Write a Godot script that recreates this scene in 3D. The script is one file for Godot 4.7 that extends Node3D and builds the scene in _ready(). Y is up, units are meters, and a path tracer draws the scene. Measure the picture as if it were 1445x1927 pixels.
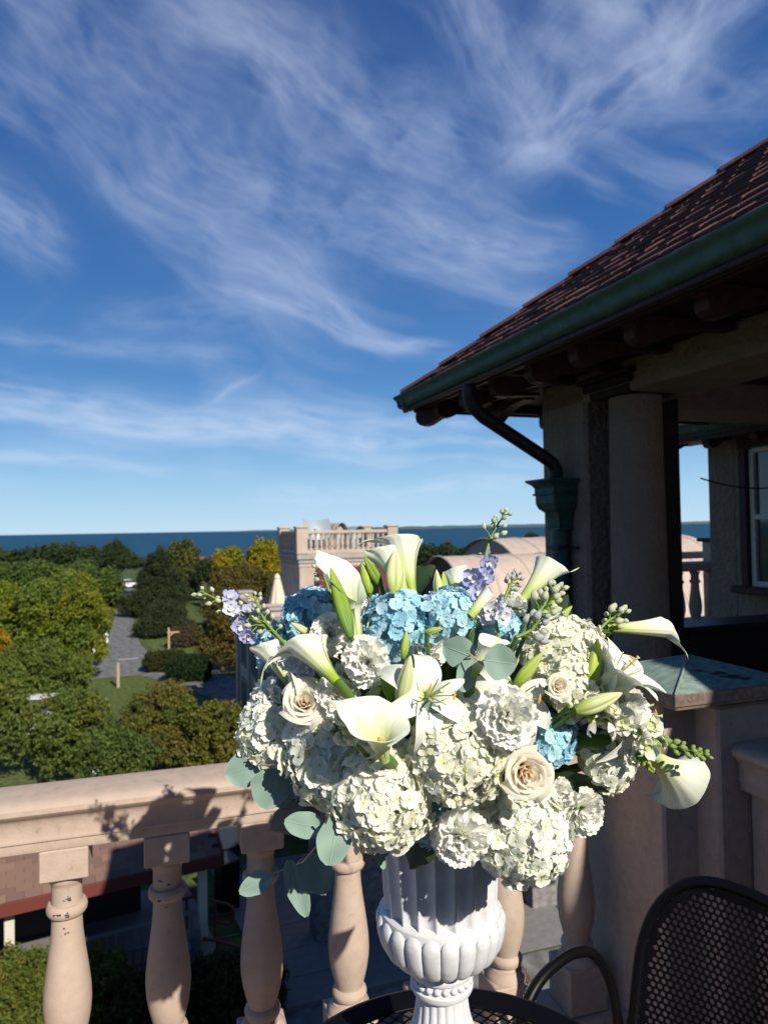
extends Node3D
# World axes: +x runs along the balustrade to the right, -z points out over the garden, y is up, metres; the terrace floor is y = 0.

const FOCAL := 1336.0
const GROUND := -7.55
var cam_at := Vector3(0, 1.65, 0)
var cam_basis := Basis(Vector3.UP, deg_to_rad(-19.5)) * Basis(Vector3.RIGHT, deg_to_rad(1.33)) * Basis(Vector3.BACK, deg_to_rad(-1.0))
var rng := RandomNumberGenerator.new()
var tex := {}
var mats := {}
var taken := {}


class Builder:
	var v := PackedVector3Array()
	var c := PackedColorArray()
	var uv := PackedVector2Array()
	var ix := PackedInt32Array()
	var col := Color.WHITE

	func p(a: Vector3, t := Vector2.ZERO) -> int:
		v.push_back(a)
		c.push_back(col)
		uv.push_back(t)
		return v.size() - 1

	func tri(a: Vector3, b: Vector3, d: Vector3) -> void:
		var i := p(a)
		p(b)
		p(d)
		ix.append_array([i, i + 1, i + 2])

	func quad(a: Vector3, b: Vector3, d: Vector3, e: Vector3) -> void:
		var i := p(a, Vector2(0, 0))
		p(b, Vector2(1, 0))
		p(d, Vector2(1, 1))
		p(e, Vector2(0, 1))
		ix.append_array([i, i + 1, i + 2, i, i + 2, i + 3])

	func face(pts: Array, away: Vector3) -> void:
		var n: Vector3 = (pts[2] - pts[0]).cross(pts[1] - pts[0])
		var q: Array = pts.duplicate()
		if n.dot(away) < 0:
			q.reverse()
		if q.size() == 4:
			quad(q[0], q[1], q[2], q[3])
		else:
			tri(q[0], q[1], q[2])

	# a box with chamfered edges
	func box(at: Vector3, size: Vector3, ch := 0.004, b := Basis.IDENTITY) -> void:
		var h := size / 2.0
		ch = minf(ch, minf(h.x, minf(h.y, h.z)) * 0.9)
		var k := [Vector3.RIGHT, Vector3.UP, Vector3.BACK]
		for a in 3:
			for s in [-1.0, 1.0]:
				var n: Vector3 = k[a] * s
				var u: Vector3 = k[(a + 1) % 3]
				var w: Vector3 = k[(a + 2) % 3]
				var o: Vector3 = n * h[a]
				var hu: float = h[(a + 1) % 3] - ch
				var hw: float = h[(a + 2) % 3] - ch
				face([at + b * (o - u * hu - w * hw), at + b * (o + u * hu - w * hw), at + b * (o + u * hu + w * hw), at + b * (o - u * hu + w * hw)], b * n)
		if ch <= 0.0:
			return
		for a in 3:
			var u: Vector3 = k[(a + 1) % 3]
			var w: Vector3 = k[(a + 2) % 3]
			var hu: float = h[(a + 1) % 3]
			var hw: float = h[(a + 2) % 3]
			var e: Vector3 = k[a] * (h[a] - ch)
			for su in [-1.0, 1.0]:
				for sw in [-1.0, 1.0]:
					var p1: Vector3 = u * su * hu + w * sw * (hw - ch)
					var p2: Vector3 = u * su * (hu - ch) + w * sw * hw
					face([at + b * (p1 - e), at + b * (p1 + e), at + b * (p2 + e), at + b * (p2 - e)], b * (u * su + w * sw))
		for sx in [-1.0, 1.0]:
			for sy in [-1.0, 1.0]:
				for sz in [-1.0, 1.0]:
					var s := Vector3(sx, sy, sz)
					face([at + b * (s * (h - Vector3(0, ch, ch))), at + b * (s * (h - Vector3(ch, 0, ch))), at + b * (s * (h - Vector3(ch, ch, 0)))], b * s)

	# profile of (radius, height) from the bottom up; rings split where the profile turns sharply
	func lathe(prof: Array, segs: int, at := Vector3.ZERO, shape = null, b := Basis.IDENTITY) -> void:
		var last := -1
		for i in prof.size():
			var q: Vector2 = prof[i]
			var times := 1
			if i > 0 and i < prof.size() - 1:
				var d1: Vector2 = q - prof[i - 1]
				var d2: Vector2 = prof[i + 1] - q
				if absf(d1.angle_to(d2)) > 0.6:
					times = 2
			for k in times:
				var first := v.size()
				for j in segs + 1:
					var a := TAU * j / segs
					var r: float = q.x
					if shape != null:
						r = shape.call(r, q.y, a)
					p(at + b * Vector3(cos(a) * r, q.y, sin(a) * r), Vector2(float(j) / segs, q.y))
				if last >= 0 and k == 0:
					for j in segs:
						ix.append_array([last + j, first + j, first + j + 1, last + j, first + j + 1, last + j + 1])
				last = first

	func tube(pts: Array, rad: Array, sides := 8, cap := true) -> void:
		var n := pts.size()
		var t: Vector3 = (pts[1] - pts[0]).normalized()
		var u := t.cross(Vector3.UP if absf(t.y) < 0.9 else Vector3.RIGHT).normalized()
		var last := -1
		for i in n:
			var d: Vector3 = (pts[mini(i + 1, n - 1)] - pts[maxi(i - 1, 0)]).normalized()
			u = (u - d * u.dot(d)).normalized()
			var w := d.cross(u)
			var r: float = rad[mini(i, rad.size() - 1)]
			var first := v.size()
			for j in sides + 1:
				var a := TAU * j / sides
				p(pts[i] + (u * cos(a) + w * sin(a)) * r)
			if last >= 0:
				for j in sides:
					ix.append_array([last + j, last + j + 1, first + j + 1, last + j, first + j + 1, first + j])
			elif cap:
				var m := p(pts[0])
				for j in sides:
					ix.append_array([m, first + j + 1, first + j])
			if i == n - 1 and cap:
				var m2 := p(pts[i])
				for j in sides:
					ix.append_array([m2, first + j, first + j + 1])
			last = first

	# closed or open outline of Vector2 (right, up) carried from a to b
	func sweep(prof: Array, a: Vector3, b: Vector3, right: Vector3, up: Vector3, closed := true, caps := true) -> void:
		var n := prof.size()
		var area := 0.0
		for i in n:
			var q1: Vector2 = prof[i]
			var q2: Vector2 = prof[(i + 1) % n]
			area += q1.cross(q2)
		var sgn := signf(area) * signf(right.cross(up).dot(b - a))
		var smooth: Array = []
		for i in n:
			var d1: Vector2 = prof[i] - prof[(i + n - 1) % n]
			var d2: Vector2 = prof[(i + 1) % n] - prof[i]
			smooth.append(absf(d1.angle_to(d2)) < 0.6)
		var prev := -1
		for i in (n if closed else n - 1):
			var j := (i + 1) % n
			var q1: Vector2 = prof[i]
			var q2: Vector2 = prof[j]
			var i0: int
			if prev >= 0 and smooth[i]:
				i0 = prev
			else:
				i0 = p(a + right * q1.x + up * q1.y)
				p(b + right * q1.x + up * q1.y)
			var i1 := p(a + right * q2.x + up * q2.y)
			p(b + right * q2.x + up * q2.y)
			if sgn > 0:
				ix.append_array([i0, i0 + 1, i1 + 1, i0, i1 + 1, i1])
			else:
				ix.append_array([i0, i1 + 1, i0 + 1, i0, i1, i1 + 1])
			prev = i1
		if closed and caps:
			var flat := PackedVector2Array()
			for q in prof:
				flat.push_back(q)
			var t := Geometry2D.triangulate_polygon(flat)
			for e in 2:
				var o: Vector3 = b if e else a
				var away: Vector3 = (b - a) if e else (a - b)
				for k in range(0, t.size(), 3):
					var pts := []
					for m in 3:
						var q: Vector2 = prof[t[k + m]]
						pts.append(o + right * q.x + up * q.y)
					face(pts, away)

	# fn(s, t) with s, t in 0..1 gives a point; tint(s, t), if any, a colour
	func grid(nu: int, nv: int, fn: Callable, tint = null) -> void:
		var first := v.size()
		for i in nu + 1:
			for j in nv + 1:
				var s := float(i) / nu
				var t := float(j) / nv
				if tint != null:
					col = tint.call(s, t)
				p(fn.call(s, t), Vector2(s, t))
		for i in nu:
			for j in nv:
				var a := first + i * (nv + 1) + j
				var d := a + nv + 1
				ix.append_array([a, d, d + 1, a, d + 1, a + 1])

	func done() -> ArrayMesh:
		var n := PackedVector3Array()
		n.resize(v.size())
		for k in range(0, ix.size(), 3):
			var a := v[ix[k]]
			var m := (v[ix[k + 2]] - a).cross(v[ix[k + 1]] - a)
			n[ix[k]] += m
			n[ix[k + 1]] += m
			n[ix[k + 2]] += m
		for k in n.size():
			n[k] = n[k].normalized() if n[k].length_squared() > 1e-20 else Vector3.UP
		var arr := []
		arr.resize(Mesh.ARRAY_MAX)
		arr[Mesh.ARRAY_VERTEX] = v
		arr[Mesh.ARRAY_NORMAL] = n
		arr[Mesh.ARRAY_COLOR] = c
		arr[Mesh.ARRAY_TEX_UV] = uv
		arr[Mesh.ARRAY_INDEX] = ix
		var am := ArrayMesh.new()
		am.add_surface_from_arrays(Mesh.PRIMITIVE_TRIANGLES, arr)
		return am


func numbered(where: Node, called: String) -> String:
	var key := str(where.get_instance_id()) + called
	var n: int = taken.get(key, 0)
	taken[key] = n + 1
	return called if n == 0 else "%s_%03d" % [called, n]


# a Node3D at the thing's base, whose children are its parts
func thing(called: String, label: String, category: String, at := Vector3.ZERO, group := "", turn := Basis.IDENTITY) -> Node3D:
	var o := Node3D.new()
	o.name = numbered(self, called)
	add_child(o, true)
	o.transform = Transform3D(turn, at)
	tag(o, label, category, group)
	return o


func tag(o: Node, label: String, category: String, group := "") -> void:
	o.set_meta("label", label)
	if category:
		o.set_meta("category", category)
	if group:
		o.set_meta("group", group)


func part(called: String, mesh: Mesh, m: Material, parent: Node = self, at := Transform3D.IDENTITY) -> MeshInstance3D:
	var o := MeshInstance3D.new()
	o.name = numbered(parent, called)
	o.mesh = mesh
	o.material_override = m
	o.transform = at
	parent.add_child(o, true)
	return o


func struct(called: String, mesh: Mesh, m: Material) -> MeshInstance3D:
	var o := part(called, mesh, m)
	o.set_meta("kind", "structure")
	return o


func many(called: String, mesh: Mesh, m: Material, places: Array, tints: Array, parent: Node = self) -> MultiMeshInstance3D:
	var mm := MultiMesh.new()
	mm.transform_format = MultiMesh.TRANSFORM_3D
	mm.use_colors = true
	mm.mesh = mesh
	mm.instance_count = places.size()
	for i in places.size():
		mm.set_instance_transform(i, places[i])
		mm.set_instance_color(i, tints[i])
	var o := MultiMeshInstance3D.new()
	o.name = numbered(parent, called)
	o.multimesh = mm
	o.material_override = m
	o.set_meta("kind", "stuff")
	parent.add_child(o, true)
	return o


# where a sight line of the photograph is at a given distance in front of the lens
func pt(px: float, py: float, z: float) -> Vector3:
	return cam_at + cam_basis * Vector3((px - 722.5) / FOCAL * z, -(py - 963.5) / FOCAL * z, -z)


# where it meets the level y
func on_level(px: float, py: float, y: float) -> Vector3:
	var d := cam_basis * Vector3((px - 722.5) / FOCAL, -(py - 963.5) / FOCAL, -1.0)
	return cam_at + d * ((y - cam_at.y) / d.y)


func facing(y_axis: Vector3, front: Vector3) -> Basis:
	var y := y_axis.normalized()
	var z := front - y * front.dot(y)
	if z.length() < 1e-4:
		z = y.cross(Vector3.RIGHT)
	z = z.normalized()
	return Basis(y.cross(z), y, z)


func noise_tex(freq: float, lo: float, hi: float, octaves := 4, size := 512, kind := FastNoiseLite.TYPE_SIMPLEX_SMOOTH, pits := 0.0) -> NoiseTexture2D:
	var n := FastNoiseLite.new()
	n.noise_type = kind
	n.frequency = freq
	n.fractal_octaves = octaves
	n.seed = tex.size() + 3
	var t := NoiseTexture2D.new()
	t.width = size
	t.height = size
	t.seamless = true
	t.noise = n
	var g := Gradient.new()
	g.set_color(0, Color(lo, lo, lo))
	g.set_color(1, Color(hi, hi, hi))
	if pits > 0.0:
		g.add_point(0.22, Color(lo, lo, lo).lerp(Color(hi, hi, hi), 0.5))
		g.set_color(0, Color(pits, pits, pits))
	t.color_ramp = g
	return t


# col is a real-world (linear) base colour; map varies it, bump is [texture, centimetres]
func mat(col: Color, rough := 0.85, o := {}) -> StandardMaterial3D:
	var m := StandardMaterial3D.new()
	m.albedo_color = col.linear_to_srgb()
	m.roughness = rough
	m.metallic_specular = o.get("spec", 0.4)
	m.vertex_color_use_as_albedo = o.get("vc", false)
	m.cull_mode = BaseMaterial3D.CULL_DISABLED
	if o.has("map") or o.has("bump"):
		m.uv1_triplanar = true
		m.uv1_world_triplanar = o.get("world", true)
		m.uv1_scale = Vector3.ONE * o.get("scale", 1.0) if not o.has("scale3") else o.scale3
	if o.has("map"):
		m.albedo_texture = tex[o.map]
	if o.has("bump"):
		m.heightmap_enabled = true
		m.heightmap_texture = tex[o.bump[0]]
		m.heightmap_scale = o.bump[1]
	if o.has("metal"):
		m.metallic = o.metal
	if o.has("back"):
		m.backlight_enabled = true
		m.backlight = Color(o.back, o.back, o.back).linear_to_srgb()
	return m


# ---------------------------------------------------------------- light and air
func make_camera() -> void:
	var cam := Camera3D.new()
	cam.name = "camera"
	cam.transform = Transform3D(cam_basis, cam_at)
	cam.keep_aspect = Camera3D.KEEP_HEIGHT
	var a := CameraAttributesPhysical.new()
	a.frustum_focal_length = 12.0 / (963.5 / FOCAL)
	a.exposure_aperture = 5.2
	a.frustum_focus_distance = 1.08
	a.frustum_near = 0.05
	a.frustum_far = 70000.0
	cam.attributes = a
	add_child(cam)
	cam.fov = rad_to_deg(2.0 * atan(963.5 / FOCAL))
	cam.near = 0.05
	cam.far = 70000.0
	cam.current = true


func make_sun() -> void:
	var sun := DirectionalLight3D.new()
	sun.name = "sun"
	var to_sun := Vector3(0.33, 1.0, 1.37)
	sun.look_at_from_position(Vector3.ZERO, -to_sun, Vector3.UP)
	sun.light_energy = 1.6
	sun.light_color = Color(1.0, 0.968, 0.915)
	sun.light_angular_distance = 0.53
	sun.shadow_enabled = true
	sun.sky_mode = DirectionalLight3D.SKY_MODE_LIGHT_ONLY
	add_child(sun)


# long cirrus streaks: from (azimuth, elevation) to the same, half width, strength; degrees, azimuth from the sea's middle
const STREAKS := [
	[-26.7, 35.0, -11.5, 26.0, 3.4, 0.36], [-11.5, 26.0, 11.7, 20.6, 3.0, 0.40], [-17.5, 37.5, -4.4, 31.5, 4.0, 0.42], [-4.4, 31.5, 7.5, 27.0, 3.2, 0.42],
	[6.3, 38.0, 11.7, 28.0, 2.6, 0.46], [11.2, 27.6, 24.0, 31.8, 1.7, 0.75], [24.0, 31.8, 28.5, 34.2, 2.0, 0.6], [17.5, 37.0, 23.5, 31.5, 2.2, 0.55], [10.5, 30.0, 20.0, 36.0, 4.0, 0.35], [20.0, 28.5, 30.0, 28.5, 1.5, 0.3], [27.0, 36.0, 24.0, 31.0, 1.2, 0.5],
	[-30.0, 22.8, -25.8, 20.6, 1.8, 0.65], [-10.8, 18.0, -1.0, 15.0, 0.5, 0.65], [-1.0, 15.0, 3.4, 14.4, 0.4, 0.6], [-3.6, 17.5, 0.6, 15.0, 0.5, 0.7], [-7.0, 21.0, -4.4, 19.4, 1.5, 0.40], [-12.0, 20.0, -2.0, 17.0, 2.4, 0.3],
	[-30.0, 10.4, -13.6, 8.5, 1.3, 0.50], [-13.6, 8.5, 0.0, 7.0, 1.1, 0.55], [-30.0, 8.5, -16.0, 7.9, 0.7, 0.5], [-9.5, 9.6, 7.6, 8.2, 0.8, 0.35], [-30.0, 5.3, -19.0, 4.9, 0.5, 0.3], [-5.2, 5.8, 12.0, 4.9, 0.5, 0.22], [-9.5, 2.8, 12.0, 3.2, 0.8, 0.28], [0.0, 7.1, 12.5, 6.6, 0.5, 0.35],
	[-13.4, 10.9, -11.5, 11.9, 0.35, 0.35], [-28.5, 30.2, -17.0, 24.5, 2.6, 0.26], [-17.0, 24.5, -5.2, 18.3, 2.4, 0.26], [3.3, 24.0, 10.0, 21.2, 2.0, 0.45], [10.0, 21.2, 14.0, 20.6, 1.4, 0.35], [-21.0, 15.6, -9.5, 16.8, 1.7, 0.26], [-28.5, 14.2, -12.8, 13.4, 0.7, 0.30],
]


func cloud_at(az: float, el: float, n1: FastNoiseLite, n2: FastNoiseLite) -> float:
	var wx := n1.get_noise_2d(az * 1.3, el * 1.3 + 300.0) * 2.0
	var wy := n1.get_noise_2d(az * 1.1 + 700.0, el * 1.1) * 1.0
	var x := az + wx
	var y := el + wy
	# veils everywhere, drawn out downwards to the right and lying flat near the horizon
	var k := lerpf(0.05, 0.5, smoothstep(9.0, 22.0, el))
	var psi := y + x * k
	var f := n2.get_noise_2d(x * 1.1 + 40.0, psi * 7.0)
	var wide := n1.get_noise_2d(x * 0.9 + 900.0, psi * 2.6)
	var d := smoothstep(-0.15, 0.75, wide + 0.35 * f) * (0.55 + 0.45 * f) * 0.42 * smoothstep(0.5, 6.0, el)
	if absf(az) < 34.0:
		for s in STREAKS:
			var a := Vector2(s[0], s[1])
			var ab := Vector2(s[2], s[3]) - a
			var l := ab.length()
			var ap := Vector2(x, y) - a
			var along: float = ap.dot(ab) / l
			var w: float = s[4]
			if along < -4.0 or along > l + 4.0:
				continue
			var across: float = ap.cross(ab) / l
			if absf(across) > w * 2.6:
				continue
			var ends := smoothstep(-3.5, 1.5, along) * (1.0 - smoothstep(l - 1.5, l + 3.5, along))
			var body := exp(-across * across / (w * w)) * ends
			var fib := n2.get_noise_2d(along * 2.2 + s[0] * 31.0, across * 13.0 / sqrt(w) + s[1] * 17.0)
			var coarse := n1.get_noise_2d(along * 4.0, across * 9.0 / w + s[1] * 11.0)
			var thread := 1.0 - absf(n2.get_noise_2d(along * 1.7 + s[1] * 7.0, across * 9.0 / sqrt(w) + s[0] * 5.0)) * 2.2
			var low := 1.0 + 0.7 * (1.0 - smoothstep(9.0, 13.0, el))
			d += s[5] * low * body * clampf(0.42 + 0.46 * fib + 0.42 * coarse + 0.34 * maxf(thread, 0.0) * maxf(thread, 0.0), 0.0, 1.7)
	return 1.0 - exp(-d * 1.05)


func sky_color(az: float, el: float, n1: FastNoiseLite, n2: FastNoiseLite) -> Color:
	var stops := [[0.0, Color(0.49, 0.67, 0.81)], [3.0, Color(0.34, 0.565, 0.77)], [7.0, Color(0.165, 0.375, 0.67)], [12.0, Color(0.085, 0.235, 0.52)], [18.0, Color(0.052, 0.165, 0.42)], [26.0, Color(0.034, 0.118, 0.345)], [38.0, Color(0.030, 0.088, 0.27)], [90.0, Color(0.022, 0.065, 0.2)]]
	var c: Color = stops[0][1]
	for i in stops.size() - 1:
		if el >= stops[i][0]:
			c = (stops[i][1] as Color).lerp(stops[i + 1][1], clampf((el - stops[i][0]) / (stops[i + 1][0] - stops[i][0]), 0.0, 1.0))
	if el < 0.0:
		return Color(0.2, 0.26, 0.3)
	var d := cloud_at(az, el, n1, n2)
	var cc := Color(0.56, 0.64, 0.82).lerp(Color(0.72, 0.82, 0.92), clampf(1.0 - el / 14.0, 0.0, 1.0))
	return c.lerp(cc, clampf(d * 0.74, 0.0, 1.0))


func make_sky() -> void:
	var n1 := FastNoiseLite.new()
	n1.noise_type = FastNoiseLite.TYPE_SIMPLEX_SMOOTH
	n1.frequency = 0.05
	n1.fractal_octaves = 3
	n1.seed = 11
	var n2 := FastNoiseLite.new()
	n2.noise_type = FastNoiseLite.TYPE_SIMPLEX_SMOOTH
	n2.frequency = 0.06
	n2.fractal_octaves = 5
	n2.fractal_gain = 0.58
	n2.seed = 5
	# the whole sky coarsely, then the part towards the sea in full
	var w := 512
	var h := 256
	var data := PackedFloat32Array()
	data.resize(w * h * 3)
	for j in h:
		for i in w:
			var az := fposmod((i + 0.5) / w * 360.0 - 19.5 + 180.0, 360.0) - 180.0
			var c := sky_color(az, 90.0 - (j + 0.5) / h * 180.0, n1, n2)
			var o := (j * w + i) * 3
			data[o] = c.r
			data[o + 1] = c.g
			data[o + 2] = c.b
	var im := Image.create_from_data(w, h, false, Image.FORMAT_RGBF, data.to_byte_array())
	im.resize(4096, 2048, Image.INTERPOLATE_BILINEAR)
	var big := im.get_data().to_float32_array()
	for j in range(560, 1026):
		var el := 90.0 - (j + 0.5) / 2048.0 * 180.0
		for i in range(-170, 620):
			var az := (i + 0.5) / 4096.0 * 360.0 - 19.5
			var c := sky_color(az, el, n1, n2)
			var o := (j * 4096 + posmod(i, 4096)) * 3
			big[o] = c.r
			big[o + 1] = c.g
			big[o + 2] = c.b
	im = Image.create_from_data(4096, 2048, false, Image.FORMAT_RGBF, big.to_byte_array())
	var sm := PanoramaSkyMaterial.new()
	sm.panorama = ImageTexture.create_from_image(im)
	var sky := Sky.new()
	sky.sky_material = sm
	var e := Environment.new()
	e.background_mode = Environment.BG_SKY
	e.sky = sky
	e.background_energy_multiplier = 0.85
	e.tonemap_mode = Environment.TONE_MAPPER_LINEAR
	e.tonemap_exposure = 1.32
	e.sdfgi_enabled = true
	e.ssao_enabled = true
	e.ssil_enabled = true
	var we := WorldEnvironment.new()
	we.name = "environment"
	we.environment = e
	add_child(we)


# ---------------------------------------------------------------- materials
func make_materials() -> void:
	tex.blotch = noise_tex(0.012, 0.88, 1.0, 5)
	tex.fine = noise_tex(0.06, 0.86, 1.0, 4)
	tex.grain = noise_tex(0.16, 0.0, 1.0, 3)
	tex.lumps = noise_tex(0.045, 0.0, 1.0, 4)
	tex.patina = noise_tex(0.02, 0.70, 1.0, 6)
	tex.ground = noise_tex(0.02, 0.55, 1.0, 6)
	tex.waves = noise_tex(0.03, 0.0, 1.0, 5)
	tex.stone = noise_tex(0.016, 0.86, 1.0, 8, 1024, FastNoiseLite.TYPE_SIMPLEX_SMOOTH, 0.80)
	mats.stone = mat(Color(0.455, 0.355, 0.285), 0.82, {"map": "stone", "scale": 1.3, "bump": ["grain", 0.05]})
	mats.chip = mat(Color(0.06, 0.05, 0.05), 0.9)
	mats.floor = mat(Color(0.36, 0.27, 0.215), 0.85, {"map": "blotch", "scale": 0.8, "bump": ["grain", 0.05]})
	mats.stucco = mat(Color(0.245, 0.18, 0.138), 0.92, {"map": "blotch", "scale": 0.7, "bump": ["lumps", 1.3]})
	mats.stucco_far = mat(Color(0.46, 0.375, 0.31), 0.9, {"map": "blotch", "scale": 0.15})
	mats.maroon = mat(Color(0.06, 0.017, 0.018), 0.6, {"map": "patina", "scale": 1.2})
	mats.maroon_awning = mat(Color(0.12, 0.022, 0.032), 0.8, {"map": "fine", "scale": 0.5})
	mats.dark_wood_and_shade = mat(Color(0.03, 0.018, 0.016), 0.7, {"map": "patina", "scale": 1.0})  # also puts the loggia's deep shade into pier, low wall and floor
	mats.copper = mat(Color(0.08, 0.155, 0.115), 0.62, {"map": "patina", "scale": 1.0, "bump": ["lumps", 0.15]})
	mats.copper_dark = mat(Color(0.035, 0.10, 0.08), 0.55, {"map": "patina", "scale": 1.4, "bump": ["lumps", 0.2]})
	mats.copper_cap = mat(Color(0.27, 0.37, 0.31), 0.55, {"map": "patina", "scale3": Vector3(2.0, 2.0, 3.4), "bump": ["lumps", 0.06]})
	mats.copper_band = mat(Color(0.26, 0.19, 0.155), 0.5, {"map": "patina", "scale": 3.5, "metal": 0.25})
	mats.copper_stain = mat(Color(0.05, 0.075, 0.07), 0.6, {"map": "patina", "scale": 6.0})
	mats.pipe = mat(Color(0.02, 0.017, 0.017), 0.5)
	for k in 4:
		mats["tile_%d" % k] = mat([Color(0.125, 0.052, 0.048), Color(0.105, 0.043, 0.041), Color(0.15, 0.06, 0.052), Color(0.085, 0.04, 0.04)][k], 0.8, {"map": "patina", "scale": 2.2, "bump": ["lumps", 0.3]})
	mats.tile_under = mat(Color(0.03, 0.018, 0.016), 0.9)
	mats.tile_light = mat(Color(0.32, 0.12, 0.06), 0.8, {"map": "fine", "scale": 2.0})
	mats.white_paint = mat(Color(0.72, 0.70, 0.66), 0.6, {"map": "fine", "scale": 1.0})
	mats.glass = mat(Color(0.06, 0.07, 0.08), 0.05, {"spec": 0.6})
	mats.black_metal = mat(Color(0.003, 0.003, 0.004), 0.4, {"spec": 0.28})
	mats.urn = mat(Color(0.63, 0.64, 0.655), 0.55, {"map": "stone", "scale": 1.9, "bump": ["grain", 0.025]})


# ---------------------------------------------------------------- balustrade, pier and floor
const BALUSTER_TURN := [[0.036, 0.304], [0.062, 0.3045], [0.0605, 0.311], [0.054, 0.32], [0.049, 0.326], [0.0475, 0.33], [0.0415, 0.3315], [0.039, 0.336], [0.0405, 0.3405], [0.046, 0.344], [0.0485, 0.352], [0.0485, 0.357], [0.046, 0.364], [0.0405, 0.3685], [0.038, 0.37], [0.0385, 0.375], [0.0435, 0.392], [0.0505, 0.42], [0.0555, 0.452], [0.0572, 0.48], [0.056, 0.51], [0.052, 0.545], [0.0465, 0.585], [0.0412, 0.622], [0.0375, 0.655], [0.036, 0.69], [0.036, 0.6965], [0.0364, 0.697], [0.044, 0.698], [0.048, 0.704], [0.049, 0.712], [0.0475, 0.72], [0.0435, 0.7255], [0.0368, 0.7265], [0.0362, 0.74], [0.0362, 0.768], [0.0375, 0.776], [0.042, 0.782], [0.044, 0.79], [0.044, 0.799], [0.03, 0.8]]


func turned(k := 1.0, segs := 40) -> ArrayMesh:
	var prof := []
	# a finer run of the profile, rounded between its points
	for i in BALUSTER_TURN.size():
		var q := Vector2(BALUSTER_TURN[i][0], BALUSTER_TURN[i][1])
		prof.append(q * k)
	var b := Builder.new()
	b.lathe(prof, segs)
	return b.done()


func box_mesh(at: Vector3, size: Vector3, ch := 0.004) -> ArrayMesh:
	var b := Builder.new()
	b.box(at, size, ch)
	return b.done()


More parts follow.
